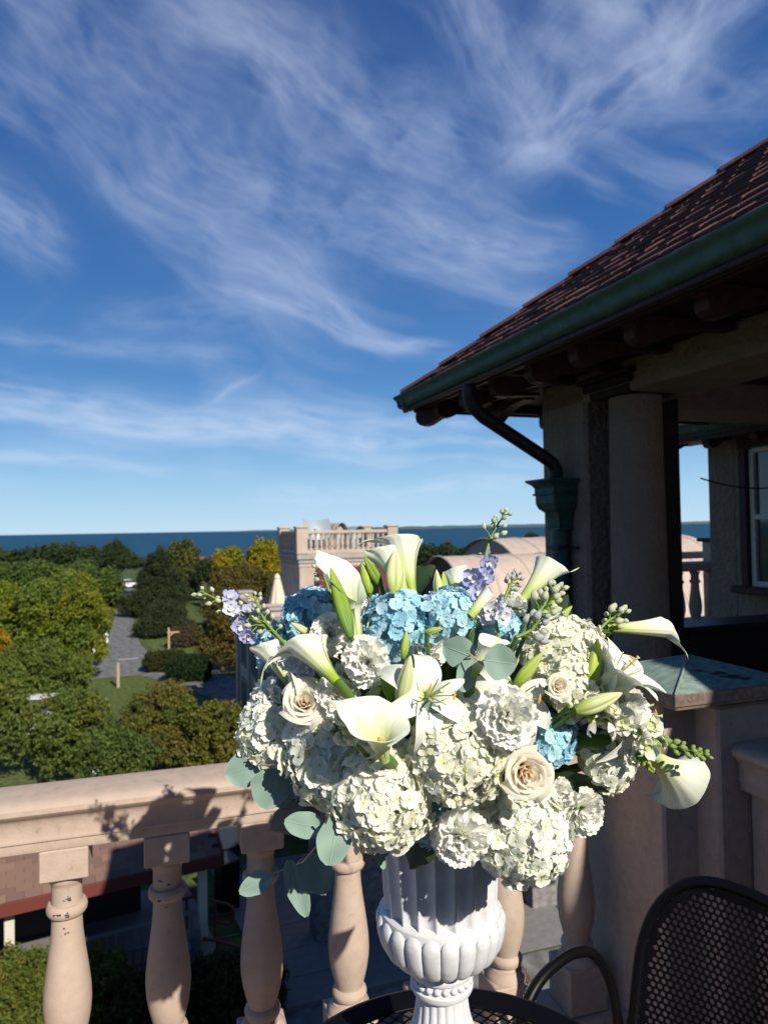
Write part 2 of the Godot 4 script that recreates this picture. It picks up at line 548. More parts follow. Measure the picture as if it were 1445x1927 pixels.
func make_terrace() -> void:
	# floor slab
	struct("terrace_floor", box_mesh(Vector3(-1.6, -0.15, 0.9), Vector3(9.2, 0.3, 6.1), 0.01), mats.floor)

	# balustrade along the edge
	var t := thing("balustrade", "tan stone balustrade with turned balusters along the terrace edge behind the urn", "balustrade", Vector3(0, 0, -1.975), "", Basis(Vector3.UP, deg_to_rad(-2.5)))
	var rail := Builder.new()
	var half := [Vector2(0, 1.01), Vector2(0.04, 1.009), Vector2(0.065, 1.006), Vector2(0.079, 1), Vector2(0.086, 0.991), Vector2(0.086, 0.979), Vector2(0.081, 0.972), Vector2(0.069, 0.964), Vector2(0.0625, 0.953), Vector2(0.0595, 0.938), Vector2(0.059, 0.922), Vector2(0.06, 0.912), Vector2(0.0615, 0.908), Vector2(0.0605, 0.903), Vector2(0.056, 0.9005), Vector2(0.056, 0.886), Vector2(0.0535, 0.877), Vector2(0, 0.877)]
	var prof := []
	for q in half:
		prof.append(q)
	for i in range(half.size() - 2, 0, -1):
		prof.append(Vector2(-half[i].x, half[i].y))
	rail.sweep(prof, Vector3(-4.0, 0, 0), Vector3(1.46, 0, 0), Vector3.BACK, Vector3.UP)
	part("top_rail", rail.done(), mats.stone, t)
	var base := Builder.new()
	base.box(Vector3(-1.27, 0.125, 0), Vector3(5.46, 0.09, 0.19), 0.008)
	base.box(Vector3(-1.27, 0.04, 0), Vector3(5.46, 0.079, 0.27), 0.008)
	part("base_rail", base.done(), mats.stone, t)
	var shaft := turned()
	var top_block := box_mesh(Vector3(0, 0.8375, 0), Vector3(0.112, 0.0765, 0.112), 0.003)
	var low_block := box_mesh(Vector3(0, 0.2375, 0), Vector3(0.128, 0.133, 0.128), 0.003)
	var chip := Builder.new()
	chip.box(Vector3.ZERO, Vector3(0.0045, 0.0016, 0.001), 0.0)
	var chip_mesh := chip.done()
	for k in range(-14, 7):
		var u := -0.164 + 0.2425 * k
		var sh := part("baluster", shaft, mats.stone, t, Transform3D(Basis.IDENTITY, Vector3(u, 0, 0)))
		part("top_block", top_block, mats.stone, sh)
		part("bottom_block", low_block, mats.stone, sh)
		if k == 0 or k == 1:
			var cb := Builder.new()
			for n in (17 if k == 0 else 5):
				var y: float = [0.745, 0.712, 0.668][n % 3] + rng.randf_range(-0.008, 0.008) + (rng.randf_range(-0.02, 0.012) if n % 3 == 2 else 0.0)
				var r := 0.0363
				if n % 3 == 1:
					r = 0.0474 + 0.0016 * (1.0 - pow((y - 0.712) / 0.008, 2.0))
				var a := rng.randf_range(-0.55, 0.5) if n % 3 != 2 else rng.randf_range(-0.1, 0.12)
				var dir := Vector3(sin(a), 0, cos(a))
				cb.box(dir * (r + 0.0002) + Vector3.UP * y, Vector3(rng.randf_range(0.003, 0.011), rng.randf_range(0.0012, 0.004), 0.0012), 0.0, Basis(Vector3.UP, a) * Basis(Vector3.BACK, rng.randf_range(-0.5, 0.7)))
			part("paint_chips", cb.done(), mats.chip, sh).set_meta("kind", "stuff")

	# corner pier with its copper cap
	var pier := thing("corner_pier", "stepped tan stone corner pier under a verdigris copper cap right of the flowers", "pier", Vector3(1.56, 0, -1.74))
	var sb := Builder.new()
	sb.box(Vector3(0.115, 0.569, -0.135), Vector3(0.54, 1.138, 0.45), 0.008)
	sb.box(Vector3(0.125, 0.5685, 0.0), Vector3(0.32, 1.137, 0.35), 0.008)
	sb.box(Vector3(0.1, 0.05, 0.0), Vector3(0.60, 0.1, 0.42), 0.01)
	part("shaft", sb.done(), mats.stone, pier)
	var cap := Builder.new()
	var lo := Vector3(-0.205, 1.192, 0.205)
	var hi := Vector3(0.225, 1.192, -0.165)
	var apex := Vector3(0.01, 1.252, 0.02)
	var cs := [Vector3(lo.x, lo.y, lo.z), Vector3(hi.x, lo.y, lo.z), Vector3(hi.x, lo.y, hi.z), Vector3(lo.x, lo.y, hi.z)]
	for k in 4:
		var a: Vector3 = cs[k]
		var d: Vector3 = cs[(k + 1) % 4]
		cap.face([a, d, apex], Vector3.UP)
	for k in 4:  # standing seams along the hips
		var a: Vector3 = cs[k]
		cap.tube([a + Vector3.UP * 0.002, apex + Vector3.UP * 0.001], [0.0035], 6)
	var capm := part("copper_cap", cap.done(), mats.copper_cap, pier)
	var band := Builder.new()
	var cx := (lo.x + hi.x) / 2
	var cz := (lo.z + hi.z) / 2
	for s in [-1.0, 1.0]:
		band.box(Vector3(cx, 1.176, cz + s * (lo.z - hi.z) / 2), Vector3(hi.x - lo.x + 0.006, 0.033, 0.006), 0.002)
		band.box(Vector3(cx + s * (hi.x - lo.x) / 2, 1.176, cz), Vector3(0.006, 0.033, lo.z - hi.z - 0.006), 0.002)
	band.box(Vector3(cx, 1.155, cz), Vector3(hi.x - lo.x - 0.004, 0.008, lo.z - hi.z - 0.004), 0.0)
	part("drip_edge", band.done(), mats.copper_band, capm)
	for k in 3:
		var rv := Builder.new()
		rv.lathe([Vector2(0.0052, 0.0), Vector2(0.0045, 0.002), Vector2(0.0, 0.0032)], 10, Vector3(lo.x + 0.042 + 0.15 * k, 1.177, lo.z + 0.003), null, Basis(Vector3.RIGHT, PI / 2))
		part("rivet", rv.done(), mats.copper_band, capm)
	for sp in [[0.30, 0.55, 0.030, 0.008], [0.55, 0.42, 0.05, 0.016], [0.62, 0.30, 0.055, 0.02], [0.70, 0.22, 0.035, 0.012], [0.78, 0.56, 0.018, 0.005], [0.2, 0.3, 0.012, 0.003], [0.42, 0.2, 0.01, 0.003]]:
		var stains := Builder.new()
		var q: Vector3 = cs[0].lerp(cs[1], sp[0]).lerp(apex, sp[1])
		var fx := (cs[1] - cs[0] as Vector3).normalized()
		var fy := (apex - (cs[0] as Vector3).lerp(cs[1], 0.5)).normalized()
		var n := fx.cross(fy)
		var ring := []
		for m in 16:
			var a := TAU * m / 16
			var r := 1.0 + 0.28 * sin(a * 3.0 + sp[0] * 20.0) + 0.15 * sin(a * 5.0 + 1.0)
			ring.append(q + (fx * cos(a) * sp[2] + (fy * 0.6 - fx * 0.5) * sin(a) * sp[3] * 1.6) * r * 0.55 + n * 0.0012)
		for m in 16:
			stains.face([q + n * 0.0012, ring[m], ring[(m + 1) % 16]], n)
		part("dark_stain", stains.done(), mats.copper_stain, capm)

	# the side balustrade that comes back from the pier towards the viewer
	var side := thing("side_balustrade", "shaded stone rail end running back from the capped corner pier on the right", "balustrade", Vector3(1.652, 0.024, 0))
	var sr := Builder.new()
	sr.sweep(prof, Vector3(0, 0, -1.563), Vector3(0, 0, 1.2), Vector3.RIGHT, Vector3.UP)
	part("top_rail", sr.done(), mats.stone, side)
	var sw := Builder.new()
	sw.box(Vector3(0.02, 0.43, -0.19), Vector3(0.09, 0.886, 2.74), 0.006)
	part("parapet_wall", sw.done(), mats.stone, side)


func make_building() -> void:
	# the storeys below the terrace
	var low := thing("hotel_facade", "storeys of the building beneath the terrace floor", "building", Vector3(0, GROUND, 0))
	part("wall", box_mesh(Vector3(3.0, 3.6, 4.0), Vector3(18.4, 7.2, 11.8), 0.02), mats.stucco_far, low)
	part("string_course", box_mesh(Vector3(3.0, 7.22, 4.0), Vector3(18.6, 0.04, 12.0), 0.01), mats.stone, low)

	var t := thing("loggia", "dark stucco loggia with round column, red tiled hip roof and green copper gutter", "building", Vector3(2.8, 0, -4.46))
	var o := Vector3(2.8, 0, -4.46)
	var w := Builder.new()
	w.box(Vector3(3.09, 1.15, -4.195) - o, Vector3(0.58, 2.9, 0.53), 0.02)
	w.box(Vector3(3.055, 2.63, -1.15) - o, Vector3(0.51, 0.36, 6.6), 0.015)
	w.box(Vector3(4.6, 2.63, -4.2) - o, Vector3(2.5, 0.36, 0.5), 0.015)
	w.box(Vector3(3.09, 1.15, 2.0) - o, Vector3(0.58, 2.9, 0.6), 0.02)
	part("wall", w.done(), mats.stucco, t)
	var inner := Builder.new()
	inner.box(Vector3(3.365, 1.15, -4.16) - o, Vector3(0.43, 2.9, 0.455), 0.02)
	part("inner_pier", inner.done(), mats.dark_wood_and_shade, t)  # deep shade put into the pier's dark colour
	# curved haunch of the opening beside the column
	var hb := Builder.new()
	var arch := [Vector2(0, 0.12)]
	for k in 13:
		var a := PI / 2 * k / 12
		arch.append(Vector2(1.5 * sin(a), 0.12 * (1.0 - 0.0 - (1.0 - cos(a)) * 0.0) - 0.14 * (1.0 - sin(a))))
	arch.append(Vector2(1.5, 0.12))
	hb.sweep(arch, Vector3(2.802, 2.46, -3.45) - o, Vector3(3.30, 2.46, -3.45) - o, Vector3.BACK, Vector3.UP)
	part("arch", hb.done(), mats.stucco, t)
	var cb := Builder.new()
	var shaft := []
	for k in 13:
		var y := k / 12.0
		shaft.append(Vector2(0.180 - 0.012 * y - 0.010 * y * y, -0.3 + 2.745 * y))
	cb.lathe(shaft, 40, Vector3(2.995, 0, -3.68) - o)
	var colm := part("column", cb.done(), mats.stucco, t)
	var cp := Builder.new()
	cp.box(Vector3(2.995, 2.475, -3.68) - o, Vector3(0.40, 0.05, 0.40), 0.01)
	cp.box(Vector3(2.995, 2.525, -3.68) - o, Vector3(0.46, 0.05, 0.46), 0.01)
	cp.box(Vector3(2.995, 2.565, -3.68) - o, Vector3(0.52, 0.03, 0.52), 0.01)
	part("capital", cp.done(), mats.dark_wood_and_shade, colm)
	var lw := Builder.new()
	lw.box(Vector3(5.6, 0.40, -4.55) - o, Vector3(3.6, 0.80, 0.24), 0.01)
	part("low_wall", lw.done(), mats.dark_wood_and_shade, t)  # shade on the wall's front put into its near-black colour
	var sill := Builder.new()
	sill.box(Vector3(5.6, 0.825, -4.55) - o, Vector3(3.6, 0.05, 0.36), 0.012)
	part("sill", sill.done(), mats.pipe, t)
	var fl := Builder.new()
	fl.box(Vector3(5.5, -0.15, -1.3) - o, Vector3(5.4, 0.3, 6.9), 0.01)
	part("porch_floor", fl.done(), mats.dark_wood_and_shade, t)  # shade inside the loggia put into the floor colour
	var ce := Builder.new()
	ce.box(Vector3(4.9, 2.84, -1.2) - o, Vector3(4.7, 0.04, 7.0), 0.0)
	part("ceiling", ce.done(), mats.dark_wood_and_shade, t)

	# out of view wall behind the viewer, placed to darken the shaded balustrade
	var back := Builder.new()
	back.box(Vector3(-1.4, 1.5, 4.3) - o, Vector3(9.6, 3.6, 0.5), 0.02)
	part("unseen_rear_wall", back.done(), mats.stucco, t)

	# hip roof: boarding, tiles, hip tiles
	var pitch := deg_to_rad(37.0)
	var eave := 2.09
	var yv := 2.70
	var far := -5.18
	var near := 3.0
	var rise := tan(pitch)
	var deck := Builder.new()
	var run := 3.6
	var a1 := Vector3(eave, yv, far)
	var a2 := Vector3(eave, yv, near)
	var top1 := Vector3(eave + run, yv + run * rise, far + run)
	var top2 := Vector3(eave + run, yv + run * rise, near)
	var b1 := Vector3(eave + 2 * run, yv, far)
	var b2 := Vector3(eave + 2 * run, yv, near)
	for q in [[a1, a2, top2, top1], [b1, top1, top2, b2]]:
		deck.face([q[0] - o, q[1] - o, q[2] - o, q[3] - o], Vector3.UP)
	deck.face([a1 - o, top1 - o, b1 - o], Vector3(0, 1, -1))
	var dn := Vector3.UP * 0.05
	deck.face([a1 - o - dn, a2 - o - dn, b2 - o - dn, b1 - o - dn], Vector3.DOWN)
	deck.face([a2 - o, b2 - o, top2 - o], Vector3.BACK)
	var roof := part("roof", deck.done(), mats.tile_under, t)
	var slope := Vector3(cos(pitch), sin(pitch), 0)
	var normal := Vector3(-sin(pitch), cos(pitch), 0)
	var tile := []
	for k in 3:
		var b := Builder.new()
		var tb := Basis(Vector3.BACK, slope, normal)
		b.box(Vector3(0, 0.0, 0), Vector3(0.197, 0.215, 0.025), 0.006)
		var arr := b.v
		for i in arr.size():
			arr[i].y += 0.004 * sin(arr[i].x * 31.0 + k * 2.0) * (1.0 if arr[i].y < 0 else 0.0)
			arr[i].z += 0.0025 * sin(arr[i].x * 23.0 + k)
		b.v = arr
		tile.append(b.done())
	var expo := 0.165
	var made := 0
	for row in 24:
		var s0 := -0.035 + row * expo
		for n in 44:
			var along := far + 0.11 + n * 0.2 + (0.1 if row % 2 else 0.0)
			if along < far + s0 * cos(pitch) - 0.04 or along > near - 0.1:
				continue
			var tilt := Basis(Vector3.BACK, rng.randf_range(-0.006, 0.006)) * Basis(Vector3.RIGHT, -0.115 + rng.randf_range(-0.018, 0.018))
			var c := Vector3(eave, yv, along) + slope * (s0 + 0.1 + rng.randf_range(-0.003, 0.003)) + normal * (0.030 + rng.randf_range(-0.002, 0.003))
			# only the tiles that the eave's length in view carries are laid one by one
			if along > -0.9:
				continue
			if made >= 300:
				continue
			made += 1
			part("tile", tile[rng.randi() % 3], mats["tile_%d" % [0, 0, 1, 1, 2, 3][rng.randi() % 6]], roof, Transform3D(Basis(Vector3.BACK, slope, normal) * tilt, c - o))
	for n in 14:
		var d := (top1 - a1).normalized()
		var hb2 := Builder.new()
		var prof := [Vector2(-0.115, -0.035), Vector2(-0.07, 0.004), Vector2(0, 0.022), Vector2(0.07, 0.004), Vector2(0.115, -0.035), Vector2(0.1, -0.042), Vector2(0, 0.003), Vector2(-0.1, -0.042)]
		var rt := Vector3(1, 0, -1).normalized()
		var up := rt.cross(d).normalized()
		if up.y < 0:
			up = -up
		hb2.sweep(prof, Vector3.ZERO, d * 0.39 - up * 0.024, rt, up)
		part("hip_tile", hb2.done(), mats["tile_%d" % (n % 3)], roof, Transform3D(Basis.IDENTITY, a1 + d * (0.37 * n - 0.05) + up * 0.062 - o))
	var crumb := Builder.new()
	var cbm := Builder.new()
	for n in 14:
		cbm.lathe([Vector2(0.0, -0.02), Vector2(0.026, -0.01), Vector2(0.03, 0.008), Vector2(0.018, 0.026), Vector2(0, 0.03)], 10, Vector3(eave + 0.0, yv + 0.02, -4.95 + n * 0.45) - o)
	part("eave_clip", cbm.done(), mats.tile_light, roof)

	# copper gutter on both eaves, with its seam
	var g := Builder.new()
	var gp := [Vector2(0.0, 0.0), Vector2(-0.012, 0.004), Vector2(-0.020, 0.012), Vector2(-0.020, 0.000), Vector2(-0.012, -0.012), Vector2(0.004, -0.026), Vector2(0.012, -0.045), Vector2(0.014, -0.068), Vector2(0.022, -0.086), Vector2(0.040, -0.098), Vector2(0.060, -0.102), Vector2(0.060, -0.112), Vector2(0.135, -0.112), Vector2(0.135, 0.0), Vector2(0.127, 0.0), Vector2(0.127, -0.103), Vector2(0.066, -0.095), Vector2(0.03, -0.08), Vector2(0.02, -0.045), Vector2(0.01, -0.02)]
	for q in gp.size():
		gp[q] = Vector2(gp[q].x, gp[q].y * 0.86)
	var gy := 2.685
	g.sweep(gp, Vector3(1.99, gy, -5.30) - o, Vector3(1.99, gy, 2.9) - o, Vector3.RIGHT, Vector3.UP)
	var gp2 := []
	for q in gp:
		gp2.append(Vector2(q.x, q.y))
	g.sweep(gp2, Vector3(1.99, gy, -5.28) - o, Vector3(8.6, gy, -5.28) - o, Vector3.BACK, Vector3.UP)
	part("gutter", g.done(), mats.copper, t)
	var seam := Builder.new()
	for z in [-3.18, 0.3]:
		var grown := []
		for q in gp:
			grown.append(Vector2(q.x * 1.03 - 0.003, q.y * 1.03 + 0.002))
		seam.sweep(grown, Vector3(1.99, gy, z) - o, Vector3(1.99, gy, z + 0.022) - o, Vector3.RIGHT, Vector3.UP)
	part("gutter_seam", seam.done(), mats.copper, t)
	var fa := Builder.new()
	for step in [[2.035, 2.582, 0.03, 0.028], [2.06, 2.604, 0.05, 0.024], [2.13, 2.622, 0.04, 0.09]]:
		fa.box(Vector3(step[0] + 0.02, step[1], -1.12) - o, Vector3(step[2], step[3], 8.3), 0.005)
		fa.box(Vector3(5.4, step[1], -5.30 + step[0] - 1.97) - o, Vector3(6.5, step[3], step[2]), 0.005)
	part("fascia", fa.done(), mats.maroon, t)
	var so := Builder.new()
	so.box(Vector3(2.44, 2.645, -1.1) - o, Vector3(0.70, 0.03, 8.2), 0.0)
	so.box(Vector3(5.4, 2.645, -4.83) - o, Vector3(6.6, 0.028, 0.76), 0.0)
	part("soffit", so.done(), mats.dark_wood_and_shade, t)
	# scrolled rafter ends
	var rp := [Vector2(0.0, 0.06), Vector2(0.0, 0.015), Vector2(0.014, 0.0), Vector2(0.010, -0.03), Vector2(0.016, -0.065), Vector2(0.045, -0.092), Vector2(0.085, -0.098), Vector2(0.13, -0.088), Vector2(0.20, -0.050), Vector2(0.30, -0.01), Vector2(0.42, 0.02), Vector2(0.62, 0.03), Vector2(0.62, 0.06)]
	var rb := Builder.new()
	rb.sweep(rp, Vector3(0, 0, -0.045), Vector3(0, 0, 0.045), Vector3.RIGHT, Vector3.UP)
	var raf := rb.done()
	for k in 13:
		part("rafter_end", raf, mats.maroon, t, Transform3D(Basis.from_scale(Vector3(1.0, 0.85, 0.85)), Vector3(2.165, 2.565, -4.93 + 0.445 * k) - o))
	part("rafter_end", raf, mats.maroon, t, Transform3D(Basis(Vector3.UP, deg_to_rad(-45)), Vector3(2.12, 2.545, -5.18) - o))
	for k in 4:
		part("rafter_end", raf, mats.maroon, t, Transform3D(Basis(Vector3.UP, deg_to_rad(-90)), Vector3(2.75 + 0.5 * k, 2.545, -5.15) - o))
	# downpipe, hopper head and its pipe below
	var pi := Builder.new()
	pi.tube([Vector3(2.07, 2.575, -4.15) - o, Vector3(2.07, 2.50, -4.15) - o, Vector3(2.10, 2.43, -4.15) - o, Vector3(2.17, 2.37, -4.15) - o, Vector3(2.62, 2.115, -4.15) - o, Vector3(2.69, 2.07, -4.15) - o, Vector3(2.715, 2.02, -4.15) - o, Vector3(2.72, 1.93, -4.15) - o], [0.045], 16)
	part("downpipe", pi.done(), mats.pipe, t)
	var hh := Builder.new()
	# lofted square sections (half width across, half depth, height)
	var secs := [[0.150, 0.118, 1.962], [0.150, 0.118, 1.950], [0.128, 0.098, 1.925], [0.118, 0.090, 1.905], [0.118, 0.090, 1.872], [0.126, 0.096, 1.868], [0.126, 0.096, 1.858], [0.115, 0.088, 1.854], [0.115, 0.088, 1.80], [0.105, 0.08, 1.765], [0.078, 0.062, 1.735], [0.068, 0.056, 1.70], [0.062, 0.053, 1.645], [0.070, 0.058, 1.635], [0.070, 0.058, 1.620], [0.052, 0.050, 1.612]]
	for k in secs.size() - 1:
		for f in 4:
			var sg := [[-1, 1], [-1, -1], [1, -1], [1, 1]]
			var pts := []
			for m in [[k, f], [k, (f + 1) % 4], [k + 1, (f + 1) % 4], [k + 1, f]]:
				var s: Array = secs[m[0]]
				pts.append(Vector3(2.795 - s[1] + sg[m[1]][0] * s[1], s[2], -4.15 + sg[m[1]][1] * s[0]) - o)
			hh.face(pts, Vector3([-1, 0, 1, 0][f], 0, [0, -1, 0, 1][f]))
	hh.box(Vector3(2.795 - 0.118, 1.958, -4.15) - o, Vector3(0.22, 0.006, 0.28), 0.0)
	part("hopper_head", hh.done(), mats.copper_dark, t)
	var pl := Builder.new()
	pl.tube([Vector3(2.735, 1.62, -4.15) - o, Vector3(2.735, 0.2, -4.15) - o, Vector3(2.735, -0.3, -4.15) - o], [0.060], 18)
	part("downpipe", pl.done(), mats.copper_dark, t)
	var br := Builder.new()
	br.box(Vector3(2.77, 1.50, -4.05) - o, Vector3(0.02, 0.02, 0.10), 0.003)
	br.box(Vector3(2.735, 1.50, -4.15) - o, Vector3(0.128, 0.025, 0.128), 0.003)
	part("pipe_bracket", br.done(), mats.pipe, t)

	# wing with the window beyond the loggia
	var h := thing("window_wing", "stucco wing with a maroon framed sash window at the right edge, beyond the loggia", "building", Vector3(5.6, 0, -5.79))
	var q := Vector3(5.6, 0, -5.79)
	var ww := Builder.new()
	ww.box(Vector3(7.6, 1.4, -5.62) - q, Vector3(4.0, 3.4, 0.34), 0.01)
	ww.box(Vector3(5.75, 1.4, -5.40) - q, Vector3(0.3, 3.4, 0.10), 0.0)
	ww.box(Vector3(5.75, 0.36, -4.8) - q, Vector3(0.3, 1.32, 1.1), 0.0)
	ww.box(Vector3(5.75, 2.75, -4.8) - q, Vector3(0.3, 0.7, 1.1), 0.0)
	ww.box(Vector3(5.75, 1.4, -2.2) - q, Vector3(0.3, 3.4, 4.1), 0.0)
	part("wall", ww.done(), mats.stucco, h)
	var fr := Builder.new()
	for e in [[5.59, 1.70, -5.31, 0.08, 1.46, 0.09], [5.59, 1.70, -4.29, 0.08, 1.46, 0.09], [5.59, 2.42, -4.8, 0.10, 0.12, 1.12]]:
		fr.box(Vector3(e[0], e[1], e[2]) - q, Vector3(e[3], e[4], e[5]), 0.006)
	fr.box(Vector3(5.56, 1.0, -4.8) - q, Vector3(0.18, 0.07, 1.22), 0.01)
	var wn := part("window", fr.done(), mats.maroon, h)
	var sa := Builder.new()
	for e in [[1.68, -5.235, 1.34, 0.055], [1.68, -4.365, 1.34, 0.055]]:
		sa.box(Vector3(5.615, e[0], e[1]) - q, Vector3(0.05, e[2], e[3]), 0.004)
	for y in [1.06, 1.70, 2.34]:
		sa.box(Vector3(5.617, y, -4.8) - q, Vector3(0.05, 0.05, 0.86), 0.004)
	part("sash", sa.done(), mats.white_paint, wn)
	part("pane", box_mesh(Vector3(5.63, 1.68, -4.8) - q, Vector3(0.008, 1.3, 0.84), 0.0), mats.glass, wn)
	part("blind", box_mesh(Vector3(5.66, 2.02, -4.8) - q, Vector3(0.006, 0.62, 0.82), 0.0), mats.white_paint, wn)
	var er := Builder.new()
	er.sweep(gp, Vector3(5.08, 2.60, -6.1) - q, Vector3(5.08, 2.60, 0) - q, Vector3.RIGHT, Vector3.UP)
	part("gutter", er.done(), mats.copper, h)
	var es := Builder.new()
	es.box(Vector3(5.4, 2.50, -3.1) - q, Vector3(0.52, 0.05, 6.0), 0.005)
	es.box(Vector3(5.18, 2.465, -3.1) - q, Vector3(0.05, 0.04, 6.0), 0.005)
	part("fascia", es.done(), mats.maroon, h)
	for k in 6:
		part("rafter_end", raf, mats.maroon, h, Transform3D(Basis.from_scale(Vector3(0.75, 0.9, 1)), Vector3(5.2, 2.46, -5.95 + 0.55 * k) - q))
	var rr := Builder.new()
	rr.face([Vector3(5.1, 2.62, -6.1) - q, Vector3(5.1, 2.62, 0) - q, Vector3(8.0, 4.6, 0) - q, Vector3(8.0, 4.6, -6.1) - q], Vector3.UP)
	rr.face([Vector3(5.1, 2.57, -6.1) - q, Vector3(5.1, 2.57, 0) - q, Vector3(8.0, 4.5, 0) - q, Vector3(8.0, 4.5, -6.1) - q], Vector3.DOWN)
	part("roof", rr.done(), mats.tile_1, h)

	var cable := Builder.new()
	var cpts := []
	for k in 17:
		var s := k / 16.0
		cpts.append(Vector3(3.95, 1.98, -4.15).lerp(Vector3(5.5, 2.13, -4.2), s) + Vector3.DOWN * 0.5 * s * (1 - s) * 1.1)
	cable.tube(cpts, [0.006], 6)
	tag(part("cable", cable.done(), mats.black_metal), "thin dark cable sagging between the loggia and the window wing", "cable")

	# balustrade that shows in the gap
	var fb := thing("far_balustrade", "short tan stone balustrade seen in the gap beside the loggia column", "balustrade", Vector3(6.9, 0, -7.5))
	var fbr := Builder.new()
	fbr.box(Vector3(0.3, 1.08, 0), Vector3(2.4, 0.12, 0.24), 0.02)
	fbr.box(Vector3(0.3, 1.18, -0.9), Vector3(2.6, 0.1, 0.24), 0.02)
	part("top_rail", fbr.done(), mats.stone, fb)
	part("base_rail", box_mesh(Vector3(0.3, 0.2, 0), Vector3(2.4, 0.4, 0.24), 0.02), mats.stone, fb)
	var far_turn := turned(1.45, 20)
	for k in 8:
		part("baluster", far_turn, mats.stone, fb, Transform3D(Basis.IDENTITY, Vector3(-0.72 + 0.27 * k, -0.15, 0)))
	part("end_pier", box_mesh(Vector3(0.55, 0.7, 0.02), Vector3(0.36, 1.4, 0.36), 0.015), mats.stone, fb)
	part("pier_cap", box_mesh(Vector3(0.55, 1.42, 0.02), Vector3(0.46, 0.05, 0.46), 0.015), mats.dark_wood_and_shade, fb)
	struct("side_terrace", box_mesh(Vector3(9.0, -0.2, -7.5), Vector3(6.0, 0.4, 3.0), 0.01), mats.floor)


# ---------------------------------------------------------------- table, chair, urn
func make_furniture() -> void:
	var tc := Vector3(0.469, 0.73, -1.022)
	var R := 0.328
	var t := thing("bistro_table", "round black mesh bistro table under the white urn", "table", Vector3(tc.x, 0, tc.z))
	var rim := Builder.new()
	var ring := []
	for k in 97:
		var a := TAU * k / 96
		ring.append(Vector3(cos(a), 0, sin(a)))
	var prof := [Vector2(0.0, 0.006), Vector2(0.006, 0.009), Vector2(0.014, 0.007), Vector2(0.018, 0.0), Vector2(0.018, -0.018), Vector2(0.014, -0.024), Vector2(0.008, -0.026), Vector2(0.004, -0.022), Vector2(0.0, -0.01), Vector2(-0.028, -0.006), Vector2(-0.028, -0.001), Vector2(0.0, 0.006)]
	rim.grid(96, prof.size() - 1, func(s, u):
		var q: Vector2 = prof[roundi(u * (prof.size() - 1))]
		var d := Vector3(cos(s * TAU), 0, sin(s * TAU))
		return d * (R - 0.018 + q.x) + Vector3.UP * (0.724 + q.y))
	part("rim", rim.done(), mats.black_metal, t)
	# expanded metal: rows of zigzag strands that touch at their knuckles
	var mesh := Builder.new()
	var px := 0.0265
	var pz := 0.0125
	var turn := Basis(Vector3.UP, deg_to_rad(-16.0))
	var nr := int(R / pz) + 2
	for row in range(-nr, nr + 1):
		for k in range(-26, 27):
			for half in 2:
				var x0 := (k + half * 0.5) * px
				var x1 := x0 + px * 0.5
				var dir := 1.0 if (half == 0) == (row % 2 == 0) else -1.0
				var z0 := row * pz - dir * pz * 0.42
				var z1 := row * pz + dir * pz * 0.42
				var a := Vector3(x0, 0, z0)
				var b := Vector3(x1, 0, z1)
				var mid := (a + b) / 2
				if Vector2(mid.x, mid.z).length() > R - 0.024:
					continue
				var n := Vector3(-(b - a).z, 0, (b - a).x).normalized() * 0.00155
				var e := (b - a).normalized() * 0.0012
				var up := Vector3.UP * (0.0018 if dir > 0 else 0.0008)
				var y0 := Vector3.UP * 0.7185
				a = turn * (a - e)
				b = turn * (b + e)
				n = turn * n
				mesh.quad(a + n + y0 + up, b + n + y0 + up, b - n + y0 - up * 0.3, a - n + y0 - up * 0.3)
				var dn := Vector3.DOWN * 0.002
				mesh.quad(a - n + y0 - up * 0.3, b - n + y0 - up * 0.3, b - n + y0 + dn, a - n + y0 + dn)
				mesh.quad(a + n + y0 + up, a + n + y0 + dn, b + n + y0 + dn, b + n + y0 + up)
	part("mesh_top", mesh.done(), mats.black_metal, t).set_meta("kind", "stuff")
	var cross := Builder.new()
	for a in [0.35, 0.35 + PI / 2]:
		cross.box(Vector3(0, 0.705, 0), Vector3(R * 1.94, 0.022, 0.006), 0.001, Basis(Vector3.UP, a))
	part("cross_bar", cross.done(), mats.black_metal, t)
	for k in 4:
		var lb := Builder.new()
		var a := 0.35 + PI / 2 * k
		var d := Vector3(cos(a), 0, -sin(a))
		lb.tube([d * 0.29 + Vector3.UP * 0.70, d * 0.25 + Vector3.UP * 0.5, d * 0.22 + Vector3.UP * 0.3, d * 0.31 + Vector3.UP * 0.006], [0.011], 10)
		part("leg", lb.done(), mats.black_metal, t)

	# urn
	var ua := Vector3(0.473, 0.73, -1.092)
	var u := thing("urn", "white moulded pedestal urn holding the flowers on the table", "urn", ua, "", Basis(Vector3.UP, deg_to_rad(9.0)))
	var pl := Builder.new()
	pl.box(Vector3(0, 0.014, 0), Vector3(0.225, 0.028, 0.225), 0.006)
	part("plinth", pl.done(), mats.urn, u)
	var st := Builder.new()
	var sp := []
	for k in 14:
		var y := k / 13.0
		sp.append(Vector2(0.042 + 0.052 * pow(1.0 - y, 2.1), 0.028 + 0.136 * y))
	st.lathe(sp, 180, Vector3.ZERO, func(r, y, a): return r * (1.0 - 0.055 * pow(absf(sin(a * 10.0)), 4.0) * smoothstep(0.03, 0.045, y)))
	part("fluted_stem", st.done(), mats.urn, u)
	var cl := Builder.new()
	cl.lathe([Vector2(0.040, 0.164), Vector2(0.049, 0.1642), Vector2(0.0515, 0.169), Vector2(0.0515, 0.174), Vector2(0.047, 0.176), Vector2(0.0455, 0.184), Vector2(0.047, 0.192), Vector2(0.052, 0.1935), Vector2(0.0535, 0.198), Vector2(0.0535, 0.203), Vector2(0.051, 0.208), Vector2(0.053, 0.212), Vector2(0.06, 0.216)], 64)
